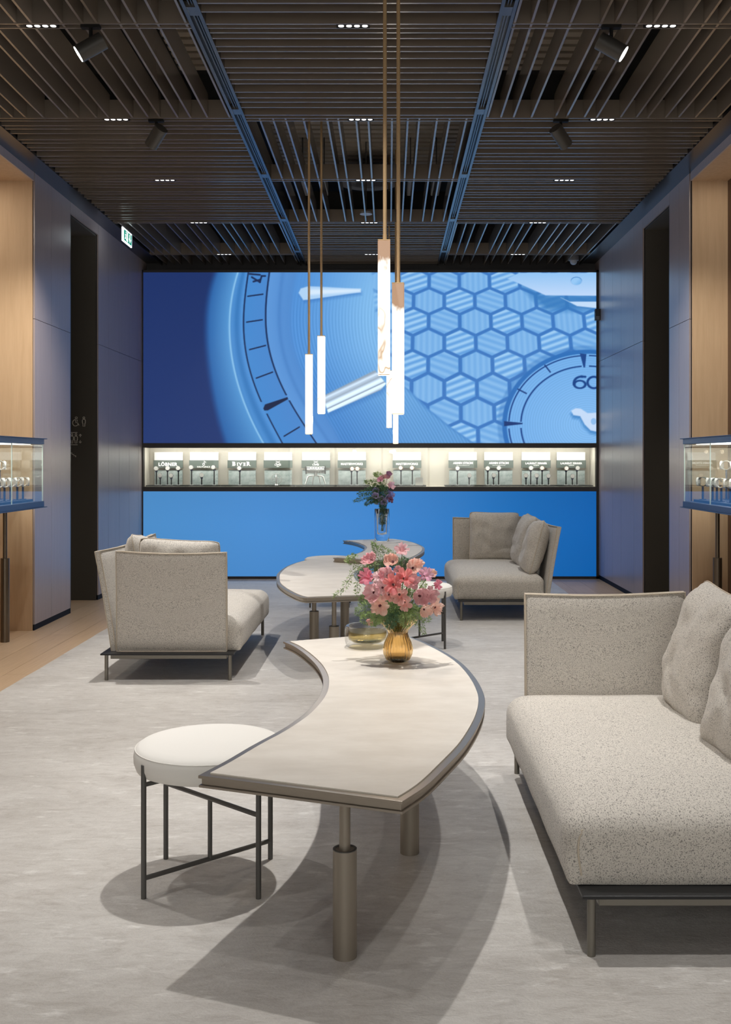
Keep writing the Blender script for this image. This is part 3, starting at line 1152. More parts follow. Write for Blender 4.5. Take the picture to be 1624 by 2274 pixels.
def dial_picture(X, Y):
    C = np.zeros(X.shape + (3,))
    c1 = smooth_interp(Y, [610, 672, 720, 786, 851, 916, 982], [476, 460, 457, 460, 466, 481, 499])
    c2 = smooth_interp(Y, [610, 672, 737, 786, 851, 916, 982], [527, 514, 509, 515, 528, 551, 584])
    c3 = smooth_interp(Y, [610, 672, 720, 786, 845, 893, 920, 982], [551, 543, 541, 548, 561, 581, 594, 626])
    c4 = smooth_interp(Y, [610, 672, 720, 786, 828, 877, 890, 942, 982], [598, 590, 592, 600, 613, 636, 643, 675, 701])
    c5 = smooth_interp(Y, [610, 704, 786, 851, 916, 982], [659, 646, 659, 682, 721, 757])

    def g(a, b, t):
        t = np.clip(t, 0, 1)[..., None]
        return np.array(a, float) * (1 - t) + np.array(b, float) * t
    navy = g((26, 48, 102), (34, 56, 112), (Y - 600) / 380)
    C[:] = navy
    t = (X - c1) / (c2 - c1)
    band = g((40, 96, 164), (86, 152, 212), t)
    a = np.clip((X - c1 + 9) / 20, 0, 1)
    a = a * a * (3 - 2 * a)
    C = C * (1 - a[..., None]) + band * a[..., None]
    t = (X - c2) / (c3 - c2)
    m = X > c2
    ring = g((64, 130, 196), (70, 136, 204), t) + 10 * np.sin(t * 9)[..., None]
    C = np.where(m[..., None], ring, C)
    C = paint(C, np.exp(-((X - c2) / 2.2) ** 2) * 0.9, (146, 200, 240))
    m = X > c3
    C = np.where(m[..., None], g((70, 138, 208), (74, 136, 206), (X - c3) / 50), C)
    m = X > c4
    C = np.where(m[..., None], g((94, 152, 218), (80, 138, 206), (X - c4) / np.maximum(c5 - c4, 5)), C)
    C = paint(C, np.exp(-((X - c4 - 30) / 5) ** 2) * 0.35, (60, 116, 186))
    # guilloche dial
    m = np.clip((X - c5) / 12 + 0.5, 0, 1)
    q = X - c5
    shade = np.clip((q - 20) / 150, 0, 1)
    dial = g((82, 146, 216), (128, 186, 236), shade * (0.75 + 0.25 * np.cos((Y - 680) / 90)))
    dial = dial - (12 * np.clip((Y - 780) / 200, 0, 1))[..., None]
    amp = 7 * np.clip((Y - 625) / 80, 0.12, 1)
    dial = dial + (amp * np.sin(q * 2 * np.pi / 7.2))[..., None]
    C = C * (1 - m[..., None]) + dial * m[..., None]
    # track lines
    for c, w in ((c3, 1.7), (c4, 1.9)):
        gap = ((Y > (893 if c is c3 else 878)) & (Y < (918 if c is c3 else 889)))
        a = np.clip(1.5 - np.abs(X - c) / w, 0, 1) * (~gap)
        C = paint(C, a, (24, 48, 92))
    for p, r in (((768, 208), (870, 194)), ((760, 384), (866, 368)), ((780, 571), (888, 543)), ((826, 765), (936, 724)), ((1015, 1160), (1118, 1098))):
        d = seg_d(X, Y, zl(*p), zl(*r))
        C = paint(C, np.clip(1.6 - d / 1.4, 0, 1), (26, 44, 84))
    C = paint(C, poly_alpha(X, Y, [zl(*p) for p in ((873, 972), (885, 944), (1038, 894), (1042, 908), (905, 984), (880, 985))]), (22, 36, 70))
    for p, r in (((795, 78), (850, 112)), ((850, 112), (862, 70)), ((862, 70), (886, 70)), ((806, 108), (850, 96)), ((780, 56), (850, 62))):
        C = paint(C, np.clip(1.6 - seg_d(X, Y, zl(*p), zl(*r)) / 1.8, 0, 1), (26, 44, 84))
    # upper hour marker
    mk = [(1113, 185), (1128, 155), (1180, 140), (1300, 145), (1535, 158), (1535, 180), (1175, 232), (1145, 234)]
    C = paint(C, poly_alpha(X, Y, [zl(a + 8, b + 18) for a, b in mk], 4) * 0.55, (58, 118, 192))
    C = paint(C, poly_alpha(X, Y, [zl(*p) for p in mk], 1.5), (176, 212, 246))
    C = paint(C, poly_alpha(X, Y, [zl(*p) for p in ((1190, 162), (1535, 160), (1535, 178), (1180, 200))], 3), (214, 234, 253))
    # hexagon field
    hx, hy = (X - 800) * 3.0074, (Y - 590) * 3.0073
    rows_y = [-30, 105, 235, 370, 515, 660, 825, 985, 1135, 1290]
    rc = np.interp(hy, rows_y, np.arange(-1, 9))
    best = np.full(X.shape, 9.0)
    col = np.zeros(X.shape + (3,))
    s = np.interp(hy, [50, 1200], [200, 228])
    for dr in (0, 1):
        r = np.floor(rc) + dr
        odd = np.mod(r, 2) == 1
        off = np.where(odd, 0.5, 0.0)
        k = np.round((hx - 562) / s - off)
        a = ((hx - 562) / s - off - k) * 1.7320508
        b = (rc - r) * 1.5
        d = np.maximum(np.abs(a), np.abs(a) / 2 + np.abs(b) * 0.8660254)
        typ = np.where(odd, np.mod(k, 3), np.mod(k + 1, 3))     # 0 up, 1 down, 2 upright
        up = 0.5 + 0.5 * np.sin((a * 0.40 + b * 0.92) * 16)
        dn = 0.5 + 0.5 * np.sin((-a * 0.40 + b * 0.92) * 15)
        vt = 0.5 + 0.5 * np.sin(a * 20)
        st = np.where(typ == 0, (up - 0.4) * 62, np.where(typ == 1, (dn - 0.5) * 26, (vt - 0.5) * 16 + 2))
        base = np.stack([122 + st, 178 + st * 0.72, 232 + st * 0.32], -1)
        sel = d < best
        best = np.where(sel, d, best)
        col = np.where(sel[..., None], base, col)
    groove = np.array((78, 140, 208), float)
    ha = np.clip((0.775 - best) / 0.05, 0, 1)[..., None]
    rim = np.exp(-((best - 0.83) / 0.035) ** 2)[..., None]
    hexc = (groove - rim * np.array((22, 26, 20))) * (1 - ha) + col * ha
    bx = np.interp(hy, [-50, 700, 830, 950, 1080, 1190, 1300], [60, 130, 320, 440, 600, 760, 900])
    hm = np.clip((hx - bx) / 14, 0, 1)
    hm = hm * np.clip(0.35 + (hx - 60) / 420, 0, 1)
    C = C * (1 - hm[..., None]) + hexc * hm[..., None]
    dist = np.abs(hx - bx) * 0.7
    C = paint(C, np.exp(-(dist / 10) ** 2) * 0.5 * (hy > 720), (66, 130, 200))
    # crystal baton hand, lower middle
    q = [(716, 880), (833, 822), (858, 852), (846, 866), (729, 917)]
    C = paint(C, poly_alpha(X, Y, [(a + 3, b + 8) for a, b in q], 5) * 0.5, (60, 120, 190))
    A = poly_alpha(X, Y, q, 1.5)
    ux, uy = -0.44, -0.90
    w = (X - 725) * 0.44 * 0 + ((X - 722) * (-ux * 0) + (Y - 915 + (X - 729) * 0.47) * -1)
    strip = np.interp(w, [-6, 0, 5, 8, 11, 15, 18, 24, 30, 34, 40], [150, 244, 255, 150, 235, 255, 250, 170, 200, 236, 160])
    batc = np.stack([strip * 0.93, np.minimum(255, strip * 0.98 + 10), np.minimum(255, strip + 26)], -1)
    C = C * (1 - A[..., None]) + batc * A[..., None]
    # shadow and white steel hand, upper right
    sh = [zr(*p) for p in ((1080, 130), (1240, 190), (1600, 190), (1600, 300), (1440, 300), (1240, 300), (1150, 215))]
    C = paint(C, poly_alpha(X, Y, sh, 9) * 0.85, (52, 120, 188))
    sl = [zr(*p) for p in ((1340, 213), (1400, 240), (1600, 240), (1600, 286), (1450, 270))]
    C = paint(C, poly_alpha(X, Y, sl, 1.2), (196, 222, 250))
    hd = [zr(*p) for p in ((985, 86), (1062, 48), (1600, 48), (1600, 201), (1240, 198))]
    A = poly_alpha(X, Y, hd, 1.2)
    hg = g((150, 198, 244), (190, 216, 250), (hy - 60) / 130)
    C = C * (1 - A[..., None]) + hg * A[..., None]
    e = np.hypot((hx - 1445) / 37, (hy - 103) / 27)
    C = paint(C, np.clip((1.12 - e) * 6, 0, 1) * np.clip((112 - hy) / 30, 0.15, 1), (40, 110, 186))
    C = paint(C, np.clip((0.98 - e) * 8, 0, 1), (150, 200, 246))
    C = paint(C, np.clip((0.98 - e) * 8, 0, 1) * np.clip((hx + hy - 1545) / 60, 0, 1) * 0.6, (86, 156, 222))
    # small seconds subdial
    e = np.hypot((hx - 1520) / 575, (hy - 1062) / 505)
    C = paint(C, np.clip((1.06 - e) * 40, 0, 1) * 0.35, (50, 112, 184))
    C = paint(C, np.clip((1.0 - e) * 60, 0, 1), (46, 112, 186))
    face = g((128, 184, 238), (112, 172, 232), (e - 0.2) / 0.8)
    face = face + (5.5 * np.sin(e * 2 * np.pi * 34))[..., None]
    fm = np.clip((0.945 - e) * 80, 0, 1)[..., None]
    C = C * (1 - fm) + face * fm
    ang = np.degrees(np.arctan2((hy - 1062) / 505, (hx - 1520) / 575))
    for rr, w in ((0.915, 0.008), (0.775, 0.009)):
        gap = (np.abs(ang + 92) < 3) | (np.abs(np.abs(ang) - 180) < 3)
        C = paint(C, np.clip(1.5 - np.abs(e - rr) / w, 0, 1) * (~gap), (28, 70, 138))
    for p, r in (((1235, 665), (1270, 710)), ((1055, 825), (1110, 853))):
        C = paint(C, np.clip(1.6 - seg_d(X, Y, zr(*p), zr(*r)) / 1.5, 0, 1), (28, 64, 128))
    C = paint(C, poly_alpha(X, Y, [zr(*p) for p in ((1468, 585), (1512, 590), (1503, 680), (1493, 680))]), (28, 70, 138))
    C = paint(C, poly_alpha(X, Y, [zr(*p) for p in ((962, 1038), (1085, 1050), (1085, 1058), (962, 1072))]), (24, 56, 116))
    # numerals 60
    ink = (22, 66, 134)
    six = np.abs(np.hypot((hx - 1468) / 37, (hy - 793) / 25) - 1) * 30
    C = paint(C, np.clip(1.5 - six / 7, 0, 1), ink)
    arc = np.abs(np.hypot((hx - 1478) / 50, (hy - 785) / 44) - 1) * 44
    am = (hx < 1490) & (hy < 800)
    C = paint(C, np.clip(1.5 - arc / 7, 0, 1) * am, ink)
    C = paint(C, np.clip(1.5 - seg_d(X, Y, zr(1478, 740), zr(1505, 742)) * 3 / 7, 0, 1), ink)
    zero = np.abs(np.hypot((hx - 1562) / 42, (hy - 780) / 38) - 1) * 38
    C = paint(C, np.clip(1.5 - zero / 7, 0, 1), ink)
    # seconds hand hub
    hb = [(1410, 968), (1440, 952), (1475, 955), (1520, 985), (1600, 980), (1600, 1112), (1540, 1100), (1500, 1060), (1470, 1005), (1425, 998)]
    C = paint(C, poly_alpha(X, Y, [zr(a - 4, b + 22) for a, b in hb], 4) * 0.6, (40, 110, 180))
    C = paint(C, poly_alpha(X, Y, [zr(*p) for p in hb], 1.4), (198, 220, 248))
    e = np.hypot((hx - 1560) / 20, (hy - 1040) / 24)
    C = paint(C, np.clip((1.0 - e) * 6, 0, 1) * 0.7, (120, 176, 232))
    return np.clip(C, 0, 255)


def lin(c):
    c = c / 255.0
    return np.where(c <= 0.04045, c / 12.92, ((c + 0.055) / 1.055) ** 2.4)


def picture_mesh(name, x0, x1, z0, z1, Y, nx, nz, fn, mat):
    xs = np.linspace(x0, x1, nx)
    zs = np.linspace(z0, z1, nz)
    Xg, Zg = np.meshgrid(xs, zs)
    co = np.zeros((nz * nx, 3), np.float32)
    co[:, 0] = Xg.ravel()
    co[:, 1] = Y
    co[:, 2] = Zg.ravel()
    idx = np.arange(nz * nx).reshape(nz, nx)
    q = np.stack([idx[:-1, :-1], idx[:-1, 1:], idx[1:, 1:], idx[1:, :-1]], -1).reshape(-1, 4)
    me = bpy.data.meshes.new(name)
    me.vertices.add(len(co))
    me.vertices.foreach_set('co', co.ravel())
    me.loops.add(q.size)
    me.loops.foreach_set('vertex_index', q.ravel().astype(np.int32))
    me.polygons.add(len(q))
    me.polygons.foreach_set('loop_start', (np.arange(len(q)) * 4).astype(np.int32))
    me.update(calc_edges=True)
    PX = VX + Xg / YB * F
    PYY = VY - (Zg - HC) / YB * F
    c = lin(fn(PX, PYY)).reshape(-1, 3)
    at = me.color_attributes.new('picture', 'FLOAT_COLOR', 'POINT')
    rgba = np.ones((len(c), 4), np.float32)
    rgba[:, :3] = c
    at.data.foreach_set('color', rgba.ravel())
    me.materials.append(mat)
    me.validate()
    return me


SX0, SX1 = (318 - VX) / F * YB, (1325 - VX) / F * YB
t = thing('video_wall', 'wide screen showing a blue close-up of a watch dial', 'screen', ((SX0 + SX1) / 2, YB, SZ0))
me = picture_mesh('picture', SX0, SX1, SZ0, SZ1, YB, 820, 310, dial_picture, M_SCREEN)
o = link('picture', me, t)
o.location = (-(SX0 + SX1) / 2, -YB, -SZ0)
MB().box(SX0 - (SX0 + SX1) / 2, SX1 - (SX0 + SX1) / 2, 0.003, 0.06, 0, SZ1 - SZ0).build('cabinet', M_BLACK, t)


def lower_picture(X, Y):
    t = np.clip((X - 318) / 1007, 0, 1)
    v = np.clip((Y - 1091) / 190, 0, 1)
    a = np.interp(t, [0, 0.25, 0.5, 0.7, 0.85, 1], [74, 72, 62, 42, 14, 2])
    b = np.interp(t, [0, 0.25, 0.5, 0.7, 0.85, 1], [140, 140, 134, 120, 104, 94])
    c = np.interp(t, [0, 0.25, 0.5, 0.7, 0.85, 1], [200, 208, 206, 194, 180, 172])
    k = 1 - 0.06 * np.abs(v - 0.4)
    return np.stack([a * k, b * k, c * k], -1)


LZ0, LZ1 = 0.017, 1.0
t = thing('lower_screen', 'plain glowing blue panel below the watch display case', 'screen', ((SX0 + SX1) / 2, YB, LZ0))
me = picture_mesh('picture', SX0, SX1, LZ0, LZ1, YB, 60, 14, lower_picture, M_LOWER)
o = link('picture', me, t)
o.location = (-(SX0 + SX1) / 2, -YB, -LZ0)
MB().box(SX0 - (SX0 + SX1) / 2, SX1 - (SX0 + SX1) / 2, 0.003, 0.06, 0, LZ1 - LZ0).build('cabinet', M_BLACK, t)

# ------------------------------------------------------------------ display case in the back wall
CYB = 12.36
t = thing('display_case', 'long lit glass-fronted watch case across the back wall', 'display case', ((XL + XR) / 2, YB, CZ0))
cx0 = (XL + XR) / 2


def loc(o):
    o.location = (-cx0, -YB, -CZ0)
    return o


loc(MB().box(XL, XR, CYB, CYB + 0.02, CZ0, CZ1).build('back_panel', M_CASE, t))
loc(MB().box(XL, XR, YB + 0.07, CYB, CZ0 - 0.02, CZ0).build('floor_panel', M_CASE, t))
loc(MB().box(XL, XR, YB + 0.07, CYB, CZ1 + 0.024, CZ1 + 0.03).build('top_panel', M_CASE, t))
loc(MB().box(XL - 0.02, XL + 0.002, YB + 0.06, CYB, CZ0, CZ1).build('side_panel', M_CASE, t))
loc(MB().box(XR - 0.03, XR, YB + 0.06, CYB, CZ0, CZ1).build('side_panel', M_CASE, t))
loc(MB().box(XL + 0.05, XR - 0.06, YB + 0.09, YB + 0.13, CZ1 + 0.014, CZ1 + 0.024).build('light_strip', M_STRIP, t))
pe = [SX0] + [(x - VX) / F * YB for x in (487, 653, 822, 989, 1156)] + [SX1]
for a, b in zip(pe[:-1], pe[1:]):
    loc(MB().box(a + 0.002, b - 0.002, YB + 0.045, YB + 0.049, CZ0, CZ1).build('pane', M_PANE, t))
ld = bpy.data.lights.new('case_light', 'AREA')
ld.shape = 'RECTANGLE'
ld.size = 5.1
ld.size_y = 0.05
ld.energy = CASE_W
ld.color = (1.0, 0.97, 0.90)
lo = bpy.data.objects.new('case_light', ld)
COL.objects.link(lo)
lo.parent = t
lo.location = (0, 0.11, CZ1 - CZ0 + 0.012)
lo.rotation_euler = (math.radians(20), 0, 0)

DYB = 12.30                                # depth of the boards


def text_mesh(body, size, bold=0.0, spacing=1.0):
    cu = bpy.data.curves.new('lettering', 'FONT')
    cu.body = body
    cu.size = size
    cu.extrude = 0.0015
    cu.offset = bold
    cu.align_x = 'CENTER'
    cu.align_y = 'CENTER'
    cu.space_character = spacing
    cu.resolution_u = 3
    ob = bpy.data.objects.new('lettering_source', cu)
    COL.objects.link(ob)
    dg = bpy.context.evaluated_depsgraph_get()
    me = bpy.data.meshes.new_from_object(ob.evaluated_get(dg))
    bpy.data.objects.remove(ob)
    bpy.data.curves.remove(cu)
    me.materials.clear()
    me.materials.append(M_LETTER)
    return me


def fit_text(body, width, bold, spacing=1.0):
    me = text_mesh(body, 0.05, bold, spacing)
    xs = [v.co.x for v in me.vertices]
    k = width / (max(xs) - min(xs))
    c = (max(xs) + min(xs)) / 2
    ys = [v.co.y for v in me.vertices]
    cy = (max(ys) + min(ys)) / 2
    for v in me.vertices:
        x, y, z = v.co
        v.co = ((x - c) * k, -z - 0.0005, (y - cy) * k)
    return me


ordinal = ['first', 'second', 'third', 'fourth', 'fifth', 'sixth', 'seventh', 'eighth', 'ninth', 'tenth', 'eleventh']
boards = [(343, 406), (422, 485), (507, 569), (587, 649), (671, 733), (751, 813), (873, 935), (997, 1059), (1076, 1139), (1159, 1222), (1237, 1300)]
kinds = ['L\u00d6BNER', 'HAUTLENCE', 'BIVER', 'SABRE', 'SABRE', 'MASTERWORKS', 'MASTERWORKS', 'ARMIN STROM', 'ARMIN STROM', 'LAURENT FERRIER', 'LAURENT FERRIER']
ppm = F / DYB


def crossed_sabres(s):
    mb = MB()
    for k in (-1, 1):
        pts = [(-k * 0.8 * s, -0.42 * s), (-k * 0.3 * s, -0.18 * s), (k * 0.2 * s, 0.16 * s), (k * 0.8 * s, 0.36 * s)]
        mb.tube([(a, 0, b) for a, b in pts], 0.0026, 6)
        mb.tube([(-k * 0.78 * s, 0, -0.2 * s), (-k * 0.52 * s, 0, -0.46 * s)], 0.0024, 6)
    return mb


for i, (a, b) in enumerate(boards):
    xa, xb = (a - VX) / ppm, (b - VX) / ppm
    xm, hw = (xa + xb) / 2, (xb - xa) / 2
    t = thing('display_board', '%s brand display board from the left in the back wall case' % ordinal[i], 'display board', (xm, DYB, CZ0 + 0.016), group='brand display boards in the wall case')
    z_top = 1.455 - CZ0 - 0.016
    MB().box(-hw, hw, 0, 0.012, 0.235, z_top).build('white_panel', M_WHITE, t)
    bd = MB().box(-hw - 0.004, hw + 0.004, -0.030, 0.0, 0.199, 0.291).build('name_band', M_BAND, t)
    MB().box(-hw + 0.004, hw - 0.004, -0.004, 0.012, 0.0, 0.176).build('stone_slab', M_SLAB, t)
    k = kinds[i]
    if k == 'SABRE':
        o = crossed_sabres(0.032).build('emblem', M_LETTER, bd, (0, -0.032, 0.268), smooth=60)
        o = link('lettering', fit_text("L'EPEE", 0.075, 0.0012, 1.0), bd, (0, -0.030, 0.238))
        if i == 3:
            link('lettering', fit_text('1839', 0.030, 0.001, 1.0), bd, (0, -0.030, 0.217))
    elif k == 'HAUTLENCE':
        mb = MB()
        mb.tube([(0.012 * math.cos(u), 0, 0.012 * math.sin(u)) for u in np.linspace(0, 2 * PI, 15)[:-1]], 0.003, 6, True)
        mb.tube([(0.008, 0, 0.008), (0.006, 0, 0.042), (0.026, 0, 0.020)], 0.003, 6)
        mb.build('emblem', M_LETTER, bd, (0.0, -0.032, 0.243), smooth=60)
        link('lettering', fit_text(k, 0.155, 0.001, 1.0), bd, (0, -0.030, 0.212))
    elif k == 'BIVER':
        for ch, xx, hh in (('B', -0.092, 0.050), ('I', -0.051, 0.038), ('V', -0.016, 0.038), ('E', 0.033, 0.038), ('R', 0.080, 0.050)):
            me = fit_text(ch, 0.03, 0.0024, 1.0)
            zz = [v.co.z for v in me.vertices]
            kk = hh / (max(zz) - min(zz))
            for v in me.vertices:
                v.co.x *= kk
                v.co.z *= kk
            hx_ = max(v.co.x for v in me.vertices)
            link('lettering', me, bd, (xx, -0.030, 0.224 + hh / 2))
            sb = MB()
            y0_, y1_ = -0.0022, -0.0006
            if ch in 'BIER':
                lx = -hx_ if ch != 'I' else 0.0
                for zc_ in (-hh / 2, hh / 2 - 0.004):
                    sb.box(lx - 0.006, lx + 0.010 if ch != 'I' else 0.006 + 0.003, y0_, y1_, zc_, zc_ + 0.004)
            if ch == 'R':
                sb.box(hx_ - 0.010, hx_ + 0.006, y0_, y1_, -hh / 2, -hh / 2 + 0.004)
            if ch == 'V':
                for sx in (-1, 1):
                    sb.box(sx * hx_ - 0.009, sx * hx_ + 0.009, y0_, y1_, hh / 2 - 0.004, hh / 2)
            sb.build('serif', M_LETTER, bd, (xx, -0.030, 0.224 + hh / 2))
    elif k == 'ARMIN STROM':
        link('lettering', fit_text(k, 0.235, 0.0016, 1.0), bd, (0, -0.030, 0.258))
        link('lettering', fit_text('SWISS WATCH MANUFACTURE', 0.155, 0.0004, 1.1), bd, (0, -0.030, 0.230))
    elif k == 'LAURENT FERRIER':
        link('lettering', fit_text(k, 0.255, 0.0014, 1.0), bd, (0, -0.030, 0.254))
        link('lettering', fit_text('GENEVE', 0.065, 0.0006, 1.1), bd, (0, -0.030, 0.231))
    else:
        link('lettering', fit_text(k, 0.225 if i == 0 else 0.26, 0.0022 if i == 0 else 0.0016, 1.12 if i == 0 else 1.0), bd, (0, -0.030, 0.247))
    tr = MB().box(-hw - 0.055, hw + 0.055, -0.20, 0.03, 0.0, 0.012).build('display_tray', M_TRAY)
    tr.location = (xm, DYB, CZ0 + 0.002)
    tag(tr, 'dark tray under the %s display board from the left' % ordinal[i], 'tray', 'dark trays in the wall case')


def watch_proto():
    """watch facing -y, strap loop behind the case; origin at the loop's middle"""
    t = bpy.data.objects.new('wrist_watch', None)
    COL.objects.link(t)
    mb = MB()
    n = 22
    W = 0.011
    ring = []
    for i in range(n + 1):
        u = math.radians(-62 - (360 - 124 + 88) * i / n + 30)
        ring.append((0.027 * math.cos(u), 0.025 * math.sin(u)))
    vs, fs = [], []
    for i, (yy, zz) in enumerate(ring):
        for k, (s, w) in enumerate(((1.0, -W), (1.0, W), (0.90, W), (0.90, -W))):
            vs.append((w, yy * s, zz * s))
    for i in range(n):
        for k in range(4):
            a = i * 4 + k
            b = i * 4 + (k + 1) % 4
            fs.append((a, b, b + 4, a + 4))
    mb.add(vs, fs)
    mb.build('strap', M_STRAP, t, clean=True)
    MB().cyl((0, -0.031, 0), (0, -0.022, 0), 0.0235, 0.0235, 24).build('case', M_STEEL, t, smooth=40)
    MB().cyl((0, -0.0318, 0), (0, -0.0309, 0), 0.0205, 0.0205, 24).build('dial', M_DIAL, t, smooth=40)
    MB().cyl((0.0225, -0.0265, 0), (0.029, -0.0265, 0), 0.0035, 0.0035, 10).build('crown', M_STEEL, t, smooth=40)
    return t


def stand_proto(h):
    t = bpy.data.objects.new('watch_stand', None)
    COL.objects.link(t)
    MB().box(-0.018, 0.018, -0.015, 0.015, 0.0, 0.006).build('foot', M_WHITE, t)
    MB().cyl((0, 0, 0.006), (0, 0, h - 0.014), 0.007, 0.007, 10).build('post', M_BLACK, t, smooth=40)
    MB().cyl((0, 0, h - 0.014), (0, 0, h), 0.009, 0.016, 12).build('holder', M_STRAPB, t, smooth=40)
    return t


WATCH = watch_proto()
WATCH_ROSE = copy_tree(WATCH)
for ch in WATCH_ROSE.children:
    if ch.name.split('.')[0] in ('case', 'crown'):
        ch.data = ch.data.copy()
        ch.data.materials[0] = M_ROSE
STANDS = {}
zl7 = lambda x, y: (310 + x / 3.123, 970 + y / 3.121)
zr8 = lambda x, y: (810 + x / 3.064, 970 + y / 3.064)
watches = {0: [zl7(113, 222), zl7(190, 220), zl7(266, 220), zl7(140, 270), zl7(217, 271)],
           1: [zl7(358, 214), zl7(515, 214), zl7(428, 268)],
           2: [zl7(693, 220)],
           5: [zl7(1470, 224), zl7(1509, 224)],
           6: [zr8(248, 214), zr8(325, 214)],
           7: [zr8(633, 217), zr8(713, 265)],
           8: [zr8(840, 217), zr8(914, 215), zr8(879, 264)],
           9: [zr8(1133, 215), zr8(1211, 215), zr8(1101, 265), zr8(1176, 265), zr8(1254, 268)],
           10: [zr8(1374, 217), zr8(1448, 215), zr8(1417, 270)]}
first = {'w': True, 'r': True}
for bi, lst in watches.items():
    order = sorted(range(len(lst)), key=lambda q: lst[q][0])
    for q, (wx, wy) in enumerate(lst):
        upper = wy < 1048
        Yw = 12.20 if upper else 12.14
        X, _, Z = py(wx, wy, Yw - 0.03)
        pos = ordinal[order.index(q)] + (' watch from the left' if len(lst) > 1 else ' and only watch')
        tier = 'on a tall stand' if upper else 'on a short stand'
        rose = bi in (5, 6) or (bi == 9 and q in (1,)) or (bi == 10 and q == 0)
        src = WATCH_ROSE if rose else WATCH
        key = 'r' if rose else 'w'
        w = src if first[key] else copy_tree(src)
        first[key] = False
        w.location = (X, Yw, Z)
        w.rotation_euler = (math.radians(-8), 0, math.radians(random.uniform(-14, 14)))
        w.scale = (1.12, 1.12, 1.12)
        tag(w, '%s %s, in front of the %s display board' % (pos, tier, ordinal[bi]), 'watch', 'wrist watches in the wall case')
        h = round(Z - 0.026 - (CZ0 + 0.014), 3)
        hk = round(h / 0.02) * 0.02
        st = copy_tree(STANDS[hk]) if hk in STANDS else stand_proto(hk)
        STANDS.setdefault(hk, st)
        st.location = (X, Yw, CZ0 + 0.014 + (h - hk) * 0)
        st.scale = (1, 1, h / hk)
        tag(st, 'slim black stand holding the %s of the %s display board' % (pos.replace(' watch', ''), ordinal[bi]), 'stand', 'watch stands in the wall case')

# round skeleton clock, legged clock, white card
X, _, Z = py(*zl7(950, 305), 12.17)
t = thing('skeleton_clock', 'small round skeleton clock before the fourth display board', 'clock', (X, 12.17, CZ0 + 0.014))
mb = MB()
mb.tube([(0.062 * math.cos(u), 0, 0.072 + 0.062 * math.sin(u)) for u in np.linspace(0, 2 * PI, 29)[:-1]], 0.0032, 6, True)
mb.tube([(0, 0.062 * math.cos(u), 0.072 + 0.062 * math.sin(u)) for u in np.linspace(0, 2 * PI, 29)[:-1]], 0.0024, 6, True)
mb.build('cage', M_STEEL, t, smooth=60)
mb = MB()
for k, (z, r) in enumerate(((0.045, 0.03), (0.068, 0.045), (0.09, 0.026))):
    mb.cyl((0, 0, z), (0, 0, z + 0.006), r, r, 20)
mb.cyl((0, 0, 0.02), (0, 0, 0.12), 0.005, 0.005, 8)
mb.build('movement', M_STEEL, t, smooth=40)
MB().cyl((-0.085, 0, 0.075), (0.085, 0, 0.075), 0.0025, 0.0025, 8).build('axle', M_STEEL, t)
MB().cyl((0, 0, 0.0), (0, 0, 0.022), 0.028, 0.012, 18).build('foot', M_STEEL, t, smooth=40)

X, _, Z = py(*zl7(1222, 270), 12.14)
t = thing('legged_clock', 'shiny mechanical clock on jointed legs before the fifth display board', 'clock', (X, 12.14, CZ0 + 0.014))
mb = MB()
for zz in (0.148, 0.206):
    mb.cyl((-0.118, 0, zz), (0.118, 0, zz), 0.010, 0.010, 12)
mb.cyl((-0.10, 0, 0.178), (0.10, 0, 0.178), 0.020, 0.020, 16)
mb.build('barrel', M_STEEL, t, smooth=40)
mb = MB()
for s in (-1, 1):
    mb.box(s * 0.112 - 0.006, s * 0.112 + 0.006, -0.024, 0.024, 0.132, 0.222)
mb.build('end_plate', M_DARKMETAL, t)
mb = MB()
for k in range(5):
    xx = -0.06 + 0.03 * k
    mb.cyl((xx, -0.002, 0.178), (xx + 0.008, -0.002, 0.178), 0.030, 0.030, 18)
mb.build('gear_train', M_STEEL, t, smooth=40)
MB().cyl((0, 0, 0.105), (0, 0, 0.16), 0.022, 0.016, 14).build('hub', M_STEEL, t, smooth=40)
for s, y in ((-1, -0.03), (1, -0.03), (-0.35, 0.05), (0.45, 0.05)):
    MB().tube([(0, 0, 0.115), (s * 0.07, y, 0.108), (s * 0.088, y, 0.098), (s * 0.118, y * 1.3, 0.006)], 0.006, 8, radii=[0.007, 0.008, 0.010, 0.005]).build('jointed_leg', M_STEEL, t, smooth=60)

X, _, Z = py(931, 1069, 12.12)
o = MB().box(-0.044, 0.044, -0.004, 0.004, 0, 0.092).build('price_card', M_WHITE, None, (X, 12.10, CZ0 + 0.014))
tag(o, 'blank white card standing beside the seventh display board', 'card')

# ------------------------------------------------------------------ rug
mb = MB()
rx0, rx1, ry0, ry1 = -2.29, 1.835, -1.2, 11.68
nx, ny = 40, 120
for s, z in ((1, 0.0), (-1, FLZ)):
    pass
vs, fs = [], []
for j in range(ny + 1):
    for i in range(nx + 1):
        x = rx0 + (rx1 - rx0) * i / nx
        y = ry0 + (ry1 - ry0) * j / ny
        ed = min(i, nx - i, j, ny - j)
        wob = 0.006 * noise.noise(Vector((x * 3, y * 3, 0))) if ed == 0 else 0
        z = 0.0 + (0.0 if ed else -0.004)
        vs.append((x + wob, y + wob, z))
for j in range(ny):
    for i in range(nx):
        a = j * (nx + 1) + i
        fs.append((a, a + 1, a + nx + 2, a + nx + 1))
mb.add(vs, fs)
ring = [i for i in range(nx + 1)] + [(j + 1) * (nx + 1) + nx for j in range(ny)] + [ny * (nx + 1) + nx - 1 - i for i in range(nx)] + [(ny - 1 - j) * (nx + 1) for j in range(ny - 1)]
base = len(mb.v)
mb.v += [(mb.v[i][0], mb.v[i][1], FLZ + 0.0005) for i in ring]
m = len(ring)
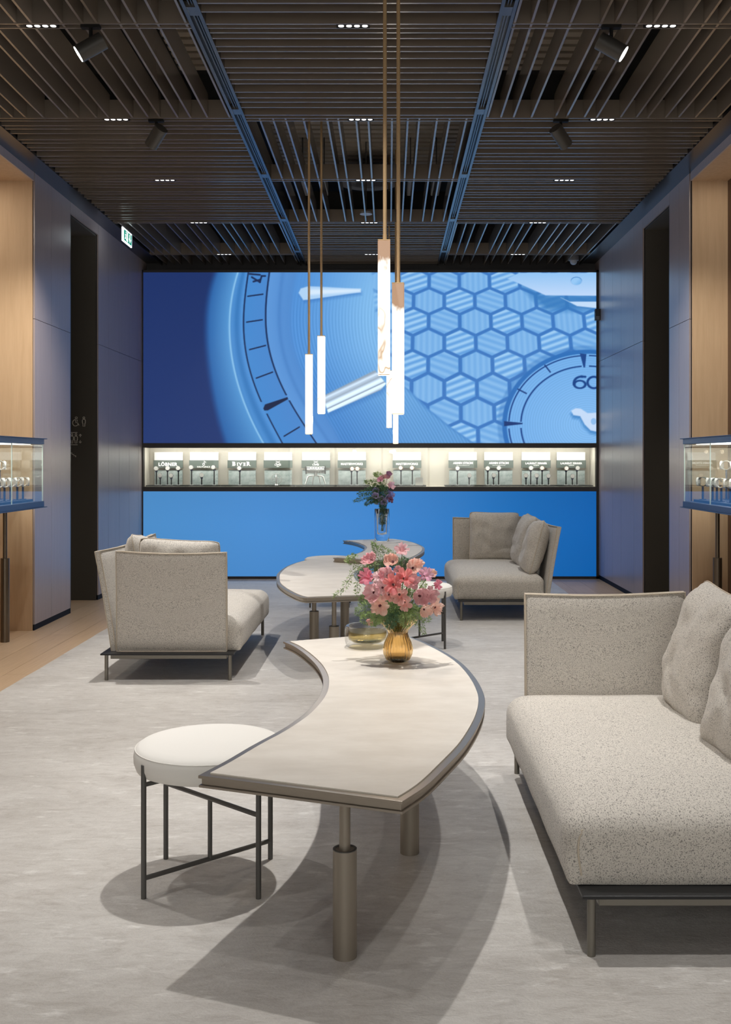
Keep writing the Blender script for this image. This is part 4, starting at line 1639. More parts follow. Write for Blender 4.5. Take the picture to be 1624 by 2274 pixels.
for k in range(m):
    mb.f.append((ring[(k + 1) % m], ring[k], base + k, base + (k + 1) % m))
mb.f.append(tuple(reversed(range(base, base + m))))
o = mb.build('area_rug', M_RUG, smooth=60)
tag(o, 'large silvery grey rug under the whole seating area', 'rug')

# ------------------------------------------------------------------ tables


def arc_pts(pts, z):
    return [Vector(px(a, b, z)[:2]) for a, b in pts]


def make_table(label, z, near_edge, convex, far_edge, concave, columns):
    """outline = near edge, one long curve, far edge, other long curve (picture points on the top)"""
    def resample(c, m):
        L = [0.0]
        for p, q in zip(c[:-1], c[1:]):
            L.append(L[-1] + (q - p).length)
        xs = np.interp(np.linspace(0, L[-1], m), L, [p.x for p in c])
        ys = np.interp(np.linspace(0, L[-1], m), L, [p.y for p in c])
        return list(zip(xs.tolist(), ys.tolist()))
    NS = 64
    poly = resample(catmull(arc_pts(convex, z), 6), NS) + resample(catmull(arc_pts(concave, z), 6), NS)
    cx = sum(p[0] for p in poly) / len(poly)
    cy = sum(p[1] for p in poly) / len(poly)
    poly = [(a - cx, b - cy) for a, b in poly]
    t = thing('crescent_table', label, 'table', (cx, cy, 0), group='crescent tables in a row')
    inner = offset_poly(poly, 0.024)

    def strip_prism(mb, pl, za, zb):
        n = len(pl)
        vs = [(p[0], p[1], za) for p in pl] + [(p[0], p[1], zb) for p in pl]
        fs = []
        for i in range(NS - 1):
            j = n - 1 - i
            fs.append((n + i, n + i + 1, n + j - 1, n + j))
            fs.append((j, j - 1, i + 1, i))
        fs += [(i, (i + 1) % n, n + (i + 1) % n, n + i) for i in range(n)]
        mb.add(vs, fs)
    mb = MB()
    strip_prism(mb, inner, z - 0.006, z)
    mb.build('tabletop', M_TOP, t, clean=True)
    mb = MB()
    strip_prism(mb, poly, z - 0.012, z - 0.0035)
    strip_prism(mb, offset_poly(poly, 0.007), z - 0.030, z - 0.0121)
    strip_prism(mb, offset_poly(poly, 0.001), z - 0.037, z - 0.0301)
    mb.build('edge_frame', M_TABLEMETAL, t, bevel=0.0012, clean=True)
    for X, Y, zs in columns:
        zt = z - 0.037
        c = bpy.data.objects.new('column', None)
        s = MB().cyl((0, 0, 0), (0, 0, min(zs, zt)), 0.033, 0.033, 32).build('column', M_COLUMN, t, (X - cx, Y - cy, 0), smooth=40)
        bpy.data.objects.remove(c)
        if zs < zt:
            MB().cyl((0, 0, zs - 0.02), (0, 0, zt), 0.0155, 0.0155, 24).build('lift_post', M_COLUMN, s, smooth=40)
            MB().lathe([(0.033, zs), (0.033, zs + 0.002), (0.026, zs + 0.002), (0.026, zs)], 32).build('collar', M_DARKMETAL, s, smooth=40)
    return t


C_near_r = [(894, 1777), (947, 1742), (992, 1699), (1038, 1649), (1067.5, 1599), (1077.6, 1562), (1073.5, 1535), (1056, 1503), (1026.5, 1471), (988, 1446), (947, 1425.6), (924, 1417), (888, 1403)]
C_near_l = [(629, 1423), (655, 1434.7), (682.5, 1455), (703, 1475.7), (714.4, 1496), (717.6, 1512), (714.4, 1532.6), (703, 1553), (678, 1580.5), (648, 1603), (614, 1624), (559.5, 1653), (500, 1687.6), (440, 1719)]
TZ = 0.50
make_table('crescent table nearest the camera with a cream top and the flower vase', TZ, [(440, 1719)], C_near_r, None, C_near_l,
           [(-0.121, 2.84, 0.294), (0.072, 3.59, 0.47), (-0.05, 4.55, 0.47)])
M_left = [(680, 1326.5), (663, 1323), (645, 1315), (628, 1305), (616, 1294), (614, 1282), (616, 1273.5), (628, 1262), (645.4, 1253), (671, 1245), (701, 1239.4), (745, 1236.6)]
M_right = [(850, 1243), (828, 1252), (806, 1262), (794, 1271), (793, 1279), (799, 1289), (817, 1299), (836, 1309), (862, 1320)]
make_table('middle crescent table with a bare cream top', TZ, [(680, 1326.5)], M_left, None, M_right,
           [(-0.525, 7.27, 0.30), (-0.36, 6.80, 0.27), (-0.335, 7.85, 0.47)])
TZ3 = 0.54
B_right = [(880, 1247), (900, 1242.5), (918, 1238), (932, 1231), (941, 1224.5), (943.4, 1219), (941.5, 1214.5), (935, 1210.2), (924, 1205.6), (908, 1201.2), (884, 1197.2), (866, 1196)]
B_left = [(761.6, 1199.6), (780, 1202.6), (794.4, 1206.4), (805.6, 1211), (809.6, 1216), (806, 1221.6), (796, 1227), (781.6, 1231), (765.6, 1233.8), (740, 1238)]
make_table('farthest crescent table carrying the tall clear vase', TZ3, [(740, 1238)], B_right, None, B_left,
           [(-0.06, 9.08, 0.30), (0.13, 9.5, 0.5), (-0.12, 10.35, 0.5)])

# ------------------------------------------------------------------ stools


def make_stool():
    t = bpy.data.objects.new('round_stool', None)
    COL.objects.link(t)
    R = 0.242
    prof = [(0.0005, 0.362), (R - 0.03, 0.362), (R - 0.008, 0.370), (R, 0.392), (R + 0.001, 0.412), (R - 0.002, 0.430), (R - 0.008, 0.438), (R - 0.018, 0.445), (R - 0.05, 0.450), (R * 0.5, 0.453), (0.0005, 0.454)]
    s = MB().lathe(prof, 72).build('seat', M_WHITEFAB, t, smooth=70)
    MB().tube([((R - 0.0045) * math.cos(u), (R - 0.0045) * math.sin(u), 0.4335) for u in np.linspace(0, 2 * PI, 65)[:-1]], 0.0022, 6, True).build('piping', M_WHITEFAB, s, smooth=60)
    a = 0.1783
    b = 0.160
    legs = {}
    for nm, x, y in (('fl', -a, -b), ('fr', a, -b), ('bl', -a, b), ('br', a, b)):
        MB().cyl((x, y, 0), (x, y, 0.414), 0.0085, 0.0085, 16).build('leg', M_DARKMETAL, t, smooth=40)
    MB().cyl((-a, -b, 0.062), (a, b, 0.062), 0.0075, 0.0075, 12).build('lower_stretcher', M_DARKMETAL, t, smooth=40)
    MB().cyl((a, -b, 0.258), (-a, b, 0.258), 0.0075, 0.0075, 12).build('upper_stretcher', M_DARKMETAL, t, smooth=40)
    MB().cyl((0, 0, 0.062), (0, 0, 0.258), 0.0075, 0.0075, 12).build('centre_post', M_DARKMETAL, t, smooth=40)
    MB().cyl((-a, -b, 0.352), (-a * 0.3, -b * 0.3, 0.355), 0.007, 0.007, 10).build('seat_bracket', M_DARKMETAL, t, smooth=40)
    return t


s0 = make_stool()
s0.location = (-0.583, 3.374, 0)
tag(s0, 'round white stool on thin dark legs beside the nearest crescent table', 'stool', 'round white stools')
s1 = copy_tree(s0)
s1.location = (0.225, 7.62, 0)
tag(s1, 'round white stool half hidden behind the pink flowers', 'stool', 'round white stools')
s2 = copy_tree(s0)
s2.location = (-0.55, 9.72, 0)
tag(s2, 'round white stool peeking out behind the middle table', 'stool', 'round white stools')

# ------------------------------------------------------------------ sofas


def soft_panel(poly_fn, nu, nv, th, name, parent, normal):
    """upholstered panel: centre surface poly_fn(u,v) with thickness th along normal, rounded rim and piping"""
    mb = MB()
    nrm = Vector(normal).normalized()
    for s in (-1, 1):
        base = len(mb.v)
        for i in range(nu + 1):
            for j in range(nv + 1):
                u, v = i / nu, j / nv
                e = min(min(u, 1 - u) * 14, min(v, 1 - v) * 14, 1.0)
                h = th / 2 * (0.55 + 0.45 * math.sqrt(max(0, 1 - (1 - e) ** 2)))
                p = Vector(poly_fn(u, v)) + nrm * (s * h)
                mb.v.append(tuple(p))
        for i in range(nu):
            for j in range(nv):
                a = base + i * (nv + 1) + j
                f = (a, a + nv + 1, a + nv + 2, a + 1)
                mb.f.append(f if s > 0 else tuple(reversed(f)))
    off = (nu + 1) * (nv + 1)
    ring = [i * (nv + 1) for i in range(nu + 1)] + [nu * (nv + 1) + j for j in range(1, nv + 1)] + [i * (nv + 1) + nv for i in range(nu - 1, -1, -1)] + [j for j in range(nv - 1, 0, -1)]
    m = len(ring)
    for k in range(m):
        a, b = ring[k], ring[(k + 1) % m]
        mb.f.append((a, b, b + off, a + off))
    o = mb.build(name, M_FAB, parent, smooth=50, clean=True)
    for s in (-1, 1):
        pts = []
        for k in ring:
            p = (Vector(mb.v[k]) + Vector(mb.v[k + off])) / 2
            pts.append(tuple(p + nrm * (s * th * 0.36)))
        MB().tube(pts, 0.0032, 6, True).build('piping', M_PIPE, o, smooth=60)
    return o


SOFA_L = 1.72


def make_sofa(label, origin, rz):
    """local: x 0 front .. 0.82 back, y 0 open end .. 1.72 arm end"""
    t = thing('chaise_sofa', label, 'sofa', origin, rz, 'speckled grey sofas')
    MB().box(0.0, 0.822, 0.022, SOFA_L - 0.008, 0.158, 0.168).build('platform', M_PLATFORM, t, bevel=0.002)
    mb = MB()
    mb.box(0.05, 0.77, 0.052, 0.066, 0.128, 0.158).box(0.05, 0.77, SOFA_L - 0.066, SOFA_L - 0.052, 0.128, 0.158)
    mb.box(0.05, 0.064, 0.06, SOFA_L - 0.06, 0.128, 0.158).box(0.756, 0.77, 0.06, SOFA_L - 0.06, 0.128, 0.158)
    mb.build('under_frame', M_SOFALEG, t, bevel=0.002)
    for x in (0.026, 0.790):
        for y in (0.034, SOFA_L - 0.034):
            MB().cyl((x, y, 0.0), (x, y, 0.158), 0.0115, 0.0115, 18).build('leg', M_SOFALEG, t, smooth=40)
    hx, hy, hz = 0.383, 0.757, 0.098
    sb = soft_box(hx, hy, hz, 0.062, 22, 0.034)
    # looser, fuller front (x = -hx) edge
    nv = []
    for x, y, z in sb.v:
        k = max(0, -x / hx)
        bul = 0.016 * (1 - (z / 0.13) ** 2) * k ** 6
        wr = 0.004 * noise.noise(Vector((x * 5, y * 5, z * 5)))
        nv.append((x - bul + wr * 0.5, y, z + wr))
    sb.v = nv
    seat = sb.build('seat_cushion', M_FAB, t, (0.362, 0.846, 0.168 + hz), smooth=179, clean=True)
    # seam lines around the upper edge of the open end
    zt = 0.052
    seam = [(-hx + 0.03, -hy - 0.0005, -hz + 0.03), (-hx + 0.022, -hy + 0.006, 0.0), (-hx + 0.032, -hy + 0.008, zt - 0.006), (-hx + 0.07, -hy + 0.010, zt + 0.006), (0, -hy + 0.010, zt + 0.010), (hx - 0.07, -hy + 0.010, zt + 0.006), (hx - 0.03, -hy + 0.009, zt - 0.008)]
    MB().tube([tuple(p) for p in catmull(seam, 6)], 0.0028, 6).build('piping', M_PIPE, seat, smooth=60)

    # arm panel (slightly hollowed top, leaning a touch outwards)
    def armf(u, v):
        top = 0.786 - 0.012 * math.sin(PI * u) + 0.008 * u
        z = 0.168 + (top - 0.168) * v
        return (0.055 + 0.685 * u, 1.622 + 0.020 * v * v + 0.010 * math.sin(PI * u) * v, z)
    soft_panel(armf, 20, 18, 0.042, 'arm_panel', t, (0, 1, 0))

    def backf(u, v):
        top = 0.790 - 0.018 * math.sin(PI * u)
        z = 0.168 + (top - 0.168) * v
        return (0.762 + 0.085 * v + 0.02 * v * v, 0.075 + 1.545 * u, z)
    soft_panel(backf, 34, 18, 0.042, 'back_panel', t, (1, 0, -0.15))
    return t


SOFAS = {'near': ((0.53, 2.81, 0), 0.0), 'left': ((-0.957, 8.09, 0), PI), 'far': ((0.588, 8.76, 0), 0.0)}
make_sofa('large speckled grey sofa nearest the camera, cut by the right edge', *SOFAS['near'])
make_sofa('speckled sofa seen from behind its arm panel, beside the left portal', *SOFAS['left'])
make_sofa('speckled sofa standing before the blue panel by the right wall', *SOFAS['far'])


def make_pillow(sofa, label, pos, yaw, lean, roll, size, thick, seed, group='loose cushions on the sofas'):
    """pos local to the sofa: middle of the cushion; yaw turns its face, lean tips its top away from the face"""
    (ox, oy, oz), rz = SOFAS[sofa]
    R = Matrix.Rotation(rz, 4, 'Z')
    p = Vector((ox, oy, oz)) + R @ Vector(pos)
    t = thing('loose_cushion', label, 'cushion', p, 0, group)
    t.rotation_euler = (R @ Matrix.Rotation(yaw, 4, 'Z') @ Matrix.Rotation(-lean, 4, 'X') @ Matrix.Rotation(roll, 4, 'Y')).to_euler()
    mb, seam = pillow_mesh(size, size, thick, seed)
    mb.build('cover', M_FAB, t, smooth=179, clean=True)
    MB().tube(seam, 0.003, 6, True).build('piping', M_PIPE, t, smooth=60)
    return t


# face of a cushion looks along its local -y; yaw -90 deg turns it to -x (towards the tables)
make_pillow('near', 'speckled cushion leaning on the near sofa back, next to its arm panel', (0.700, 1.235, 0.600), -PI / 2, math.radians(17), math.radians(3), 0.54, 0.21, 1.3)
make_pillow('near', 'speckled cushion of the near sofa, cut off by the right edge', (0.690, 0.62, 0.600), -PI / 2, math.radians(18), math.radians(-4), 0.54, 0.21, 5.1)
make_pillow('far', 'speckled cushion leaning on the arm panel of the far right sofa', (0.455, 1.495, 0.600), 0.0, math.radians(10), math.radians(1), 0.50, 0.19, 2.2)
make_pillow('far', 'rear one of two cushions leaning on the far right sofa back', (0.690, 0.98, 0.605), -PI / 2 + 0.06, math.radians(15), math.radians(2), 0.50, 0.19, 3.7)
make_pillow('far', 'front one of two cushions leaning on the far right sofa back', (0.700, 0.43, 0.590), -PI / 2 - 0.05, math.radians(16), math.radians(-3), 0.50, 0.20, 8.4)
make_pillow('left', 'speckled cushion behind the arm panel of the left sofa', (0.38, 1.49, 0.605), 0.0, math.radians(9), math.radians(-3), 0.52, 0.19, 6.6)
make_pillow('left', 'speckled cushion in the back corner of the left sofa', (0.700, 1.08, 0.615), -PI / 2 + 0.1, math.radians(12), math.radians(5), 0.50, 0.19, 9.9)

# ------------------------------------------------------------------ pendants


def make_pendant(label, X, Y, z0, z1, rot, dx=0.0):
    t = thing('pendant_lamp', label, 'pendant lamp', (X, Y, z0), 0, 'square alabaster pendants over the tables')
    w = 0.0262
    L = z1 - z0
    s = MB().box(-w, w, -w, w, 0, L).build('alabaster_tube', M_ALAB_TOP if Y < 5 else M_ALAB, t, bevel=0.002)
    s.rotation_euler = (0, 0, rot)
    c = MB().box(-w * 1.02, w * 1.02, -w * 1.02, w * 1.02, L, L + 0.004).box(-w * 0.9, w * 0.9, -w * 0.9, w * 0.9, -0.003, 0).build('end_cap', M_BRASS, t)
    c.rotation_euler = (0, 0, rot)
    MB().cyl((dx, 0, L + 0.004), (dx, 0, L + 0.028), 0.009, 0.009, 14).build('ferrule', M_BRASS, t, smooth=40)
    MB().cyl((dx, 0, L + 0.028), (dx, 0, 4.42 - z0), 0.0082, 0.0082, 16).build('rod', M_BRASS, t, smooth=40)
    ld = bpy.data.lights.new('pendant_glow', 'POINT')
    ld.energy = PENDANT_E
    ld.color = (1.0, 0.86, 0.68)
    ld.shadow_soft_size = 0.03
    lo = bpy.data.objects.new('pendant_glow', ld)
    COL.objects.link(lo)
    lo.parent = t
    lo.location = (0, 0, -0.045)
    return t


make_pendant('higher one of the two large square alabaster pendants', (853 - VX) / F * 4.45, 4.45, 1.728, 2.300, 0.03, 0.004)
make_pendant('lower one of the two large square alabaster pendants', (884.5 - VX) / F * 4.55, 4.55, 1.564, 2.133, -0.05, 0.001)
make_pendant('leftmost and lowest slim alabaster pendant before the screen', (686.5 - VX) / F * 7.25, 7.25, 1.546, 2.098, 0.06)
make_pendant('alabaster pendant second from the left before the screen', (714 - VX) / F * 7.45, 7.45, 1.697, 2.25, -0.04)
make_pendant('thin distant pendant showing below the higher large pendant', (864.5 - VX) / F * 10.2, 10.2, 1.683, 2.24, 0.05)
make_pendant('thin distant pendant showing below the lower large pendant', (879 - VX) / F * 10.0, 10.0, 1.521, 2.08, 0.0)

# ------------------------------------------------------------------ glass showcases on posts


def showcase(side, xface, y0, y1, label, posts):
    xa, xb = sorted((xface, xface + side * 0.42))
    xm, ym = (xa + xb) / 2, (y0 + y1) / 2
    z0, z1 = 0.992, 1.530
    t = thing('glass_showcase', label, 'showcase', (xm, ym, 0), 0, 'navy framed glass showcases on posts')
    hw, hl = (xb - xa) / 2, (y1 - y0) / 2
    mb = MB().box(-hw, hw, -hl, hl, z1 - 0.046, z1 - 0.006).box(-hw - 0.012, hw + 0.012, -hl - 0.04, hl + 0.04, z1 - 0.006, z1)
    top = mb.build('top_tray', M_NAVY, t, bevel=0.002)
    MB().box(-hw * 0.6, hw * 0.6, -hl * 0.9, hl * 0.9, z1 - 0.050, z1 - 0.046).build('light_strip', M_STRIP, top)
    MB().box(-hw, hw, -hl, hl, z0 + 0.006, z0 + 0.050).box(-hw - 0.012, hw + 0.012, -hl - 0.04, hl + 0.04, z0, z0 + 0.006).build('bottom_tray', M_NAVY, t, bevel=0.002)
    MB().box(-hw + 0.06, hw - 0.06, -hl + 0.08, hl - 0.08, z0 + 0.050, z0 + 0.068).build('inner_plinth', M_NAVY, t, bevel=0.002)
    zs0, zs1 = z0 + 0.050, z1 - 0.046
    cuts = [-hl + 0.004, -hl + (y1 - y0) * 0.5, hl - 0.004]
    for sx in (-1, 1):
        for a, b in zip(cuts[:-1], cuts[1:]):
            x = sx * (hw - 0.012)
            MB().box(x - 0.002, x + 0.002, a + 0.002, b - 0.002, zs0, zs1).build('pane', M_PANE, t)
    for sy in (-1, 1):
        y = sy * (hl - 0.006)
        MB().box(-hw + 0.015, hw - 0.015, y - 0.002, y + 0.002, zs0, zs1).build('pane', M_PANE, t)
    for sx in (-1, 1):
        for yy in (cuts[0], cuts[1], cuts[2]):
            x = sx * (hw - 0.012)
            MB().box(x - 0.003, x + 0.003, yy - 0.003, yy + 0.003, zs0, zs1).build('glass_edge', M_EDGE, t)
    for yp in posts:
        c = MB().cyl((0, 0, FLZ), (0, 0, 0.62), 0.033, 0.033, 28).build('post', M_DARKCOL, t, (0, yp - ym, 0), smooth=40)
        MB().cyl((0, 0, 0.60), (0, 0, z0), 0.016, 0.016, 20).build('lift_rod', M_DARKCOL, c, smooth=40)
    ld = bpy.data.lights.new('showcase_light', 'AREA')
    ld.shape = 'RECTANGLE'
    ld.size = hw * 1.1
    ld.size_y = hl * 1.7
    ld.energy = 5.0
    ld.color = (1.0, 0.96, 0.88)
    lo = bpy.data.objects.new('showcase_light', ld)
    COL.objects.link(lo)
    lo.parent = t
    lo.location = (0, 0, z1 - 0.052)
    return t, z0 + 0.068


M_EDGE = simple('pale_glass_edge', srgb(205, 222, 216), 0.2)
M_DARKCOL = simple('bronze_post', srgb(112, 100, 86), 0.32, 0.75)
sc, zsh = showcase(-1, -2.69, 6.75, 8.08, 'navy framed glass showcase on bronze posts at the left edge', (7.82, 7.0))
sc2, _ = showcase(1, 2.285, 6.75, 8.05, 'navy framed glass showcase on bronze posts at the right edge', (7.86, 7.0))


def case_stand(h):
    t = bpy.data.objects.new('watch_stand', None)
    COL.objects.link(t)
    MB().box(-0.02, 0.02, -0.02, 0.02, 0.0, 0.005).build('foot', M_NAVY, t)
    MB().cyl((0, 0, 0.005), (0, 0, h), 0.008, 0.008, 10).build('post', M_NAVY, t, smooth=40)
    return t


cs = {}
for side, xs, where, ylist in ((-1, -2.90, 'left', (7.30, 7.42, 7.54, 7.66, 7.80, 7.92)), (1, 2.495, 'right', (7.14, 7.26, 7.46, 7.56, 7.66, 7.90))):
    for row, dx in ((0, -0.10 * side), (1, 0.09 * side)):
        for k, yy in enumerate(ylist):
            h = 0.10 if row == 0 else 0.225
            st = copy_tree(cs[h]) if h in cs else case_stand(h)
            cs.setdefault(h, st)
            X = xs + dx
            st.location = (X, yy + 0.03 * row, zsh)
            rowname = 'front' if row == 0 else 'raised rear'
            tag(st, '%s navy stand from the near end, %s row, %s showcase' % (ordinal[k], rowname, where), 'stand', 'navy watch stands in the showcases')
            w = copy_tree(WATCH)
            w.location = (X, yy + 0.03 * row, zsh + h + 0.036)
            w.scale = (1.35, 1.35, 1.45)
            w.rotation_euler = (0, 0, math.radians(128 if side < 0 else -128))
            for ch in w.children:
                if ch.name.startswith('strap'):
                    ch.data = ch.data.copy()
                    ch.data.materials[0] = M_STEEL if (k + row) % 2 == 0 or side < 0 else M_STRAP
            tag(w, '%s watch from the near end, %s row, %s showcase' % (ordinal[k], rowname, where), 'watch', 'watches in the glass showcases')

# ------------------------------------------------------------------ vessels
VB = Vector(px(884, 1469, TZ))
t = thing('ribbed_vase', 'amber ribbed glass vase holding the pink bouquet', 'vase', VB)
outer = [(0.0005, 0.0), (0.034, 0.0), (0.050, 0.010), (0.061, 0.034), (0.063, 0.055), (0.057, 0.082), (0.046, 0.106), (0.041, 0.120), (0.044, 0.134), (0.060, 0.152), (0.078, 0.168), (0.088, 0.188)]
inn = [(0.085, 0.188), (0.075, 0.170), (0.056, 0.154), (0.040, 0.136), (0.037, 0.120), (0.042, 0.106), (0.053, 0.082), (0.058, 0.056), (0.056, 0.036), (0.046, 0.016), (0.0005, 0.010)]
MB().lathe(outer + inn, 120, ribs=24, amp=0.030).build('glass_body', M_AMBER, t, smooth=60)

bp = Vector(px(816, 1437, TZ))
t = thing('glass_bowl', 'thick clear glass bowl with an amber inside beside the vase', 'bowl', bp)
prof = [(0.0005, 0.0), (0.086, 0.0), (0.097, 0.008), (0.103, 0.030), (0.105, 0.060), (0.102, 0.094), (0.096, 0.101), (0.088, 0.100), (0.084, 0.092), (0.086, 0.060), (0.082, 0.042), (0.066, 0.032), (0.0005, 0.030)]
MB().lathe(prof, 64).build('glass_body', M_CLEARWALL, t, smooth=60)
lin_p = [(0.0005, 0.0245), (0.068, 0.0265), (0.0865, 0.038), (0.091, 0.060), (0.0895, 0.075), (0.0885, 0.075), (0.0885, 0.060), (0.084, 0.0405), (0.067, 0.0295), (0.0005, 0.0275)]
MB().lathe(lin_p, 64).build('amber_liner', M_AMBERIN, t, smooth=60)

vp = Vector(px(848.5, 1201.5, TZ3))
t = thing('tall_vase', 'tall clear thick-walled glass vase on the farthest table', 'vase', vp)
prof = [(0.0005, 0.0), (0.066, 0.0), (0.071, 0.008), (0.075, 0.05), (0.076, 0.20), (0.075, 0.322), (0.072, 0.328), (0.048, 0.328), (0.044, 0.322), (0.042, 0.10), (0.034, 0.072), (0.0005, 0.064)]
MB().lathe(prof, 56).build('glass_body', M_GLASS, t, smooth=60)

# ------------------------------------------------------------------ flowers


def blossom(mb, eye, base, d, r, kind, rng):
    """ruffled blossom at base opening along d"""
    d = Vector(d).normalized()
    u = d.orthogonal().normalized()
    w = d.cross(u)
    n = {'open': 10, 'cup': 7, 'ruffle': 11, 'trumpet': 6}[kind]
    depth = {'open': 0.42, 'cup': 0.95, 'ruffle': 0.70, 'trumpet': 1.15}[kind]
    for p in range(n):
        lay = p % 2
        a0 = 2 * PI * p / n + rng.uniform(-0.2, 0.2)
        span = 2 * PI / n * {'open': 1.6, 'ruffle': 1.5}.get(kind, 0.95)
        L = r * rng.uniform(0.88, 1.12) * (0.6 if kind == 'open' and lay else 1.0) * (1.0 if kind != 'ruffle' else (0.62 + 0.45 * p / n))
        I, J = 6, 6
        vs, fs = [], []
        ph = rng.uniform(0, 6)
        for i in range(I + 1):
            s = i / I
            for j in range(J + 1):
                q = j / J - 0.5
                rad = L * (0.10 + 0.90 * s ** 0.9)
                prof = math.sin(PI * min(1, 0.25 + 0.62 * s)) ** 0.6
                ang = a0 + q * 2 * span * 0.62 * prof * (1.15 if s > 0.3 else 1.0)
                if kind == 'open':
                    hgt = depth * r * ((1.5 * s ** 0.9) if lay else (1.25 * s - 0.75 * s * s * s))
                elif kind == 'trumpet':
                    hgt = depth * r * (1 - (1 - s) ** 1.7)
                    rad = L * (0.14 + 0.30 * s + 0.56 * s ** 4)
                else:
                    hgt = depth * r * s ** 0.8
                    rad = L * (0.08 + 0.85 * math.sin(s * PI * 0.58) ** 0.9)
                ruf = 0.17 * r * s ** 3 * math.sin(9 * q + ph) + 0.09 * r * s * s * math.sin(17 * q + ph * 2)
                hgt += ruf + (0.10 * r * (1 - 4 * q * q) * s if kind == 'open' else 0)
                rad *= (1 - 0.16 * (2 * q) ** 4 * s)
                P = Vector(base) + (u * math.cos(ang) + w * math.sin(ang)) * rad + d * hgt
                vs.append(P)
        for i in range(I):
            for j in range(J):
                a = i * (J + 1) + j
                fs.append((a, a + 1, a + J + 2, a + J + 1))
        mb.add(vs, fs)
    c = Vector(base)
    eye.cyl(c - d * 0.1 * r, c + d * 0.24 * r * (1 if kind != 'trumpet' else 0.6), r * 0.10, r * 0.13, 8)


def make_flower(label, head, root, d, r, kind, colour, seed, group, eye_mat=None):
    rng = random.Random(seed)
    head = Vector(head)
    t = thing('cut_flower', label, 'flower', head, 0, group)
    mb, eye = MB(), MB()
    blossom(mb, eye, (0, 0, 0), d, r, kind, rng)
    mb.build('petals', PET[colour], t, smooth=179)
    eye.build('flower_eye', eye_mat or M_EYE, t, smooth=40)
    rt = Vector(root) - head
    dd = Vector(d).normalized()
    mid = rt * 0.35 - dd * min(0.05, rt.length * 0.3)
    MB().tube([tuple(p) for p in catmull([-dd * 0.004, -dd * 0.02 * 1.0 + rt * 0.03, mid, rt * 0.75, rt], 4)], 0.0018, 5).build('stem', M_STEM, t, smooth=60)
    return t


def fern(label, pts, width, dens, seed, mat, group, needle=0.012, droop=0.2):
    """feathery sprig: a stem along pts with branchlets full of short needles"""
    rng = random.Random(seed)
    P = [Vector(p) for p in pts]
    base = P[0].copy()
    C = catmull([p - base for p in P], 10)
    t = thing('fern_sprig', label, 'foliage', base, 0, group)
    MB().tube([tuple(p) for p in C], 0.001, 4, radii=[0.0014 * (1 - 0.7 * i / len(C)) for i in range(len(C))]).build('stem', M_STEM, t)
    mb = MB()

    def leaflet(p, d, ln, wd):
        d = d.normalized()
        s = d.cross(Vector((rng.uniform(-1, 1), rng.uniform(-1, 1), rng.uniform(-1, 1)))).normalized() * wd
        mb.add([p - s * 0.4, p + d * ln * 0.5 + s, p + d * ln, p + d * ln * 0.5 - s], [(0, 1, 2, 3)])
    N = len(C)
    for i in range(2, N):
        f = i / N
        tdir = (C[min(i + 1, N - 1)] - C[i - 1]).normalized()
        side = tdir.cross(Vector((rng.uniform(-0.4, 0.4), -1, rng.uniform(-0.4, 0.4)))).normalized()
        wid = width * math.sin(PI * (0.15 + 0.85 * f)) ** 0.8
        for s in (-1, 1):
            bd = (side * s + tdir * 0.75 + Vector((0, rng.uniform(-0.5, 0.3), -droop))).normalized()
            m = max(2, int(dens * wid / 0.02))
            for k in range(m):
                q = C[i] + bd * (wid * (k + 0.6) / m)
                for _ in range(3 if dens > 1.5 else 1):
                    dv = bd * 0.6 + Vector((rng.uniform(-1, 1), rng.uniform(-1, 1), rng.uniform(-1, 1))) * 0.8
                    leaflet(q, dv, needle * rng.uniform(0.8, 1.5), needle * 0.12)
    o = mb.build('needles', mat, t)
    o['kind'] = 'stuff'
    return t


